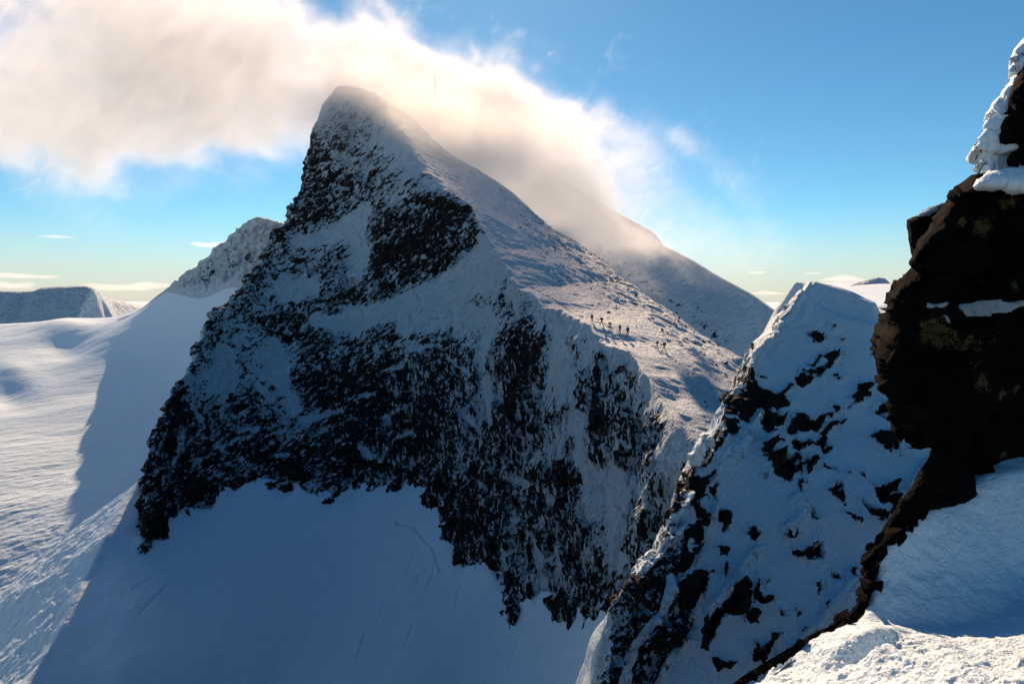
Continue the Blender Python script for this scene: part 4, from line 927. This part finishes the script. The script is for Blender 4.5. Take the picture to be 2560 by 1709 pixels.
    # no cloud inside the rock
    return ax, n, bx, np.clip(dn, 0, None).astype(np.float32)
ax, n, bx, dn = build_cloud()
me = bpy.data.meshes.new('cloud'); NX, NY, NZ = [int(q) for q in n]
me.vertices.add(len(dn)); at = me.attributes.new('dens', 'FLOAT', 'POINT'); at.data.foreach_set('value', dn)
cl = bpy.data.objects.new('cloud', me); C.objects.link(cl)
k = NB('cloud_vapour'); pv = k.n('ShaderNodeVolumePrincipled')
k.val(pv, Anisotropy=0.42); pv.inputs['Color'].default_value = (0.84, 0.91, 0.95, 1); pv.inputs['Density Attribute'].default_value = ''
gd = k.attr('density'); cc = k.coords((0, R(-36), 0), (1.7, 1, 1)); fn_ = k.noise(cc, 1 / 13, 5, 0.7, 0.9)
er = k.math('SUBTRACT', gd, k.math('MULTIPLY', k.math('SUBTRACT', fn_, 0.36), 0.10)); mg = k.math('MULTIPLY', k.math('MAXIMUM', er, 0.0), 1.6)
lw = k.math('MULTIPLY', gd, k.ramp(fn_, 0.38, 0.62)); k.l(k.math('MAXIMUM', mg, k.math('MULTIPLY', lw, 0.8)), pv.inputs['Density'])
k.l(pv.outputs[0], k.out.inputs['Volume']); M_cloud = k.m
M_cloud.cycles.volume_sampling = 'MULTIPLE_IMPORTANCE'
me.materials.append(M_cloud)
gt = bpy.data.node_groups.new('cloud_grid', 'GeometryNodeTree')
gt.interface.new_socket('Geometry', in_out='INPUT', socket_type='NodeSocketGeometry'); gt.interface.new_socket('Geometry', in_out='OUTPUT', socket_type='NodeSocketGeometry')
gi = gt.nodes.new('NodeGroupInput'); go = gt.nodes.new('NodeGroupOutput')
vc = gt.nodes.new('GeometryNodeVolumeCube'); vc.inputs['Min'].default_value = bx[0]; vc.inputs['Max'].default_value = bx[1]
vc.inputs['Resolution X'].default_value = NX; vc.inputs['Resolution Y'].default_value = NY; vc.inputs['Resolution Z'].default_value = NZ
na = gt.nodes.new('GeometryNodeInputNamedAttribute'); na.data_type = 'FLOAT'; na.inputs['Name'].default_value = 'dens'
si = gt.nodes.new('GeometryNodeSampleIndex'); si.data_type = 'FLOAT'; si.domain = 'POINT'; si.clamp = True
po = gt.nodes.new('GeometryNodeInputPosition'); sx = gt.nodes.new('ShaderNodeSeparateXYZ'); gt.links.new(po.outputs[0], sx.inputs[0])
def gm(op, a, b=None):
    m = gt.nodes.new('ShaderNodeMath'); m.operation = op
    for i_, q in enumerate((a, b)):
        if q is None: continue
        if isinstance(q, (int, float)): m.inputs[i_].default_value = q
        else: gt.links.new(q, m.inputs[i_])
    return m.outputs[0]
ii = []
for i, N_ in enumerate((NX, NY, NZ)):
    f_ = (N_ - 1) / (bx[1][i] - bx[0][i])
    ii.append(gm('MINIMUM', gm('MAXIMUM', gm('ROUND', gm('MULTIPLY', gm('SUBTRACT', sx.outputs[i], float(bx[0][i])), float(f_))), 0.0), float(N_ - 1)))
lin = gm('ADD', ii[0], gm('MULTIPLY', gm('ADD', ii[1], gm('MULTIPLY', ii[2], float(NY))), float(NX)))
gt.links.new(gi.outputs[0], si.inputs['Geometry']); gt.links.new(na.outputs[0], si.inputs['Value']); gt.links.new(lin, si.inputs['Index'])
gt.links.new(si.outputs[0], vc.inputs['Density'])
sm_ = gt.nodes.new('GeometryNodeSetMaterial'); sm_.inputs['Material'].default_value = M_cloud
gt.links.new(vc.outputs[0], sm_.inputs[0]); gt.links.new(sm_.outputs[0], go.inputs[0])
md = cl.modifiers.new('grid', 'NODES'); md.node_group = gt
tag(cl, 'glowing banner cloud streaming over the summit', kind='stuff')
print('cloud', NX * NY * NZ, time.time() - T0)

# ------------------------------------------------------------------ thin cloud streaks low over the horizon
kc = NB('streak_vapour'); pv2 = kc.n('ShaderNodeVolumePrincipled'); kc.val(pv2, Density=0.0006, Anisotropy=0.5); pv2.inputs['Color'].default_value = (0.95, 0.96, 1, 1); kc.l(pv2.outputs[0], kc.out.inputs['Volume'])
import bmesh
def cloud_streak(u0, u1, v, hpx, d, lab):
    c = un((u0 + u1) / 2, v, d); wx = (u1 - u0) / 2 / F * d; hz_ = hpx / 2 / F * d
    bm = bmesh.new(); bmesh.ops.create_icosphere(bm, subdivisions=4, radius=1)
    for v_ in bm.verts:
        q = v_.co; n0 = math.sin(q.x * 5 + u0) * 0.25 + math.sin(q.x * 11 + u0 * 2) * 0.15
        v_.co = Vector((q.x, q.y, q.z * (1 + n0) + 0.3 * math.sin(q.x * 3 + u0)))
    me = bpy.data.meshes.new('cloud_streak'); bm.to_mesh(me); bm.free(); me.materials.append(kc.m)
    o = bpy.data.objects.new('cloud_streak', me); C.objects.link(o); o.location = c; o.scale = (wx, 260, hz_)
    tag(o, lab, kind='stuff')
for a_ in ((96, 184, 592, 6, 14000, 'short white streak of cloud low in the left sky'), (476, 570, 611, 13, 14000, 'bright wedge of cloud beside the rear ridge'),
           (-60, 150, 690, 12, 15000, 'long pale streak above the left mountains'), (200, 430, 716, 20, 15500, 'pinkish bank of cloud on the left horizon'), (-40, 90, 712, 18, 15800, 'small puffs behind the left mountains'),
           (1872, 1918, 681, 4, 14000, 'tiny streak right of the farther mountain'), (2015, 2052, 682, 4, 14000, 'tiny streak above the crag'), (1868, 1965, 733, 9, 14500, 'low streak between farther mountain and crag'),
           (2050, 2170, 698, 16, 15000, 'low white cloud over the plateau')):
    cloud_streak(*a_)

# ------------------------------------------------------------------ unseen ridge below and behind camera, added to cut sky light on the bowl
xs = np.linspace(-420, 160, 260); ys = np.array([-150, -110, -80, -55, -35, -20, -10, -5, 2, 10, 20, 32, 50, 75, 100, 124.])
zs = np.array([-60, -42, -26, -16, -10, -6, -4, -3.5, -22, -46, -72, -98, -112, -120, -124, -126.])
yy = np.interp(np.linspace(0, 1, 160), np.linspace(0, 1, len(ys)), ys); zz = np.interp(yy, ys, zs)
X, Y = np.meshgrid(xs, yy); Zr = np.repeat(zz[:, None], len(xs), 1)
Y2 = Y - 0.25 * np.abs(X + 20) * (X < -20) - 0.1 * (X > 30) * (X - 30)
Pp = np.stack([X, Y2, Zr], -1); fr_ = fbm(Pp.reshape(-1, 3), 30, 5, 401, ridged=True).reshape(X.shape) * 7
fade = sstep(4, 16, np.hypot(X, Y)); Pp[..., 2] += (fr_ - 4) * fade - 2.2 * (1 - fade); Pp[..., 2] = np.where((np.abs(X) < 30) & (Y > -8), np.minimum(Pp[..., 2], -3.2 - 1.2 * np.maximum(Y, 0)), Pp[..., 2])
o = grid_mesh('own_ridge', Pp, mat_face('own_ridge_face', 0.2), {'rock': 0.75 + 0 * X, 'pat': fr_ * 0.05, 'dirv': 0 * X + 1})
tag(o, 'unseen rocky ridge below and behind the viewpoint, added to darken the bowl', kind='structure')
#PART6
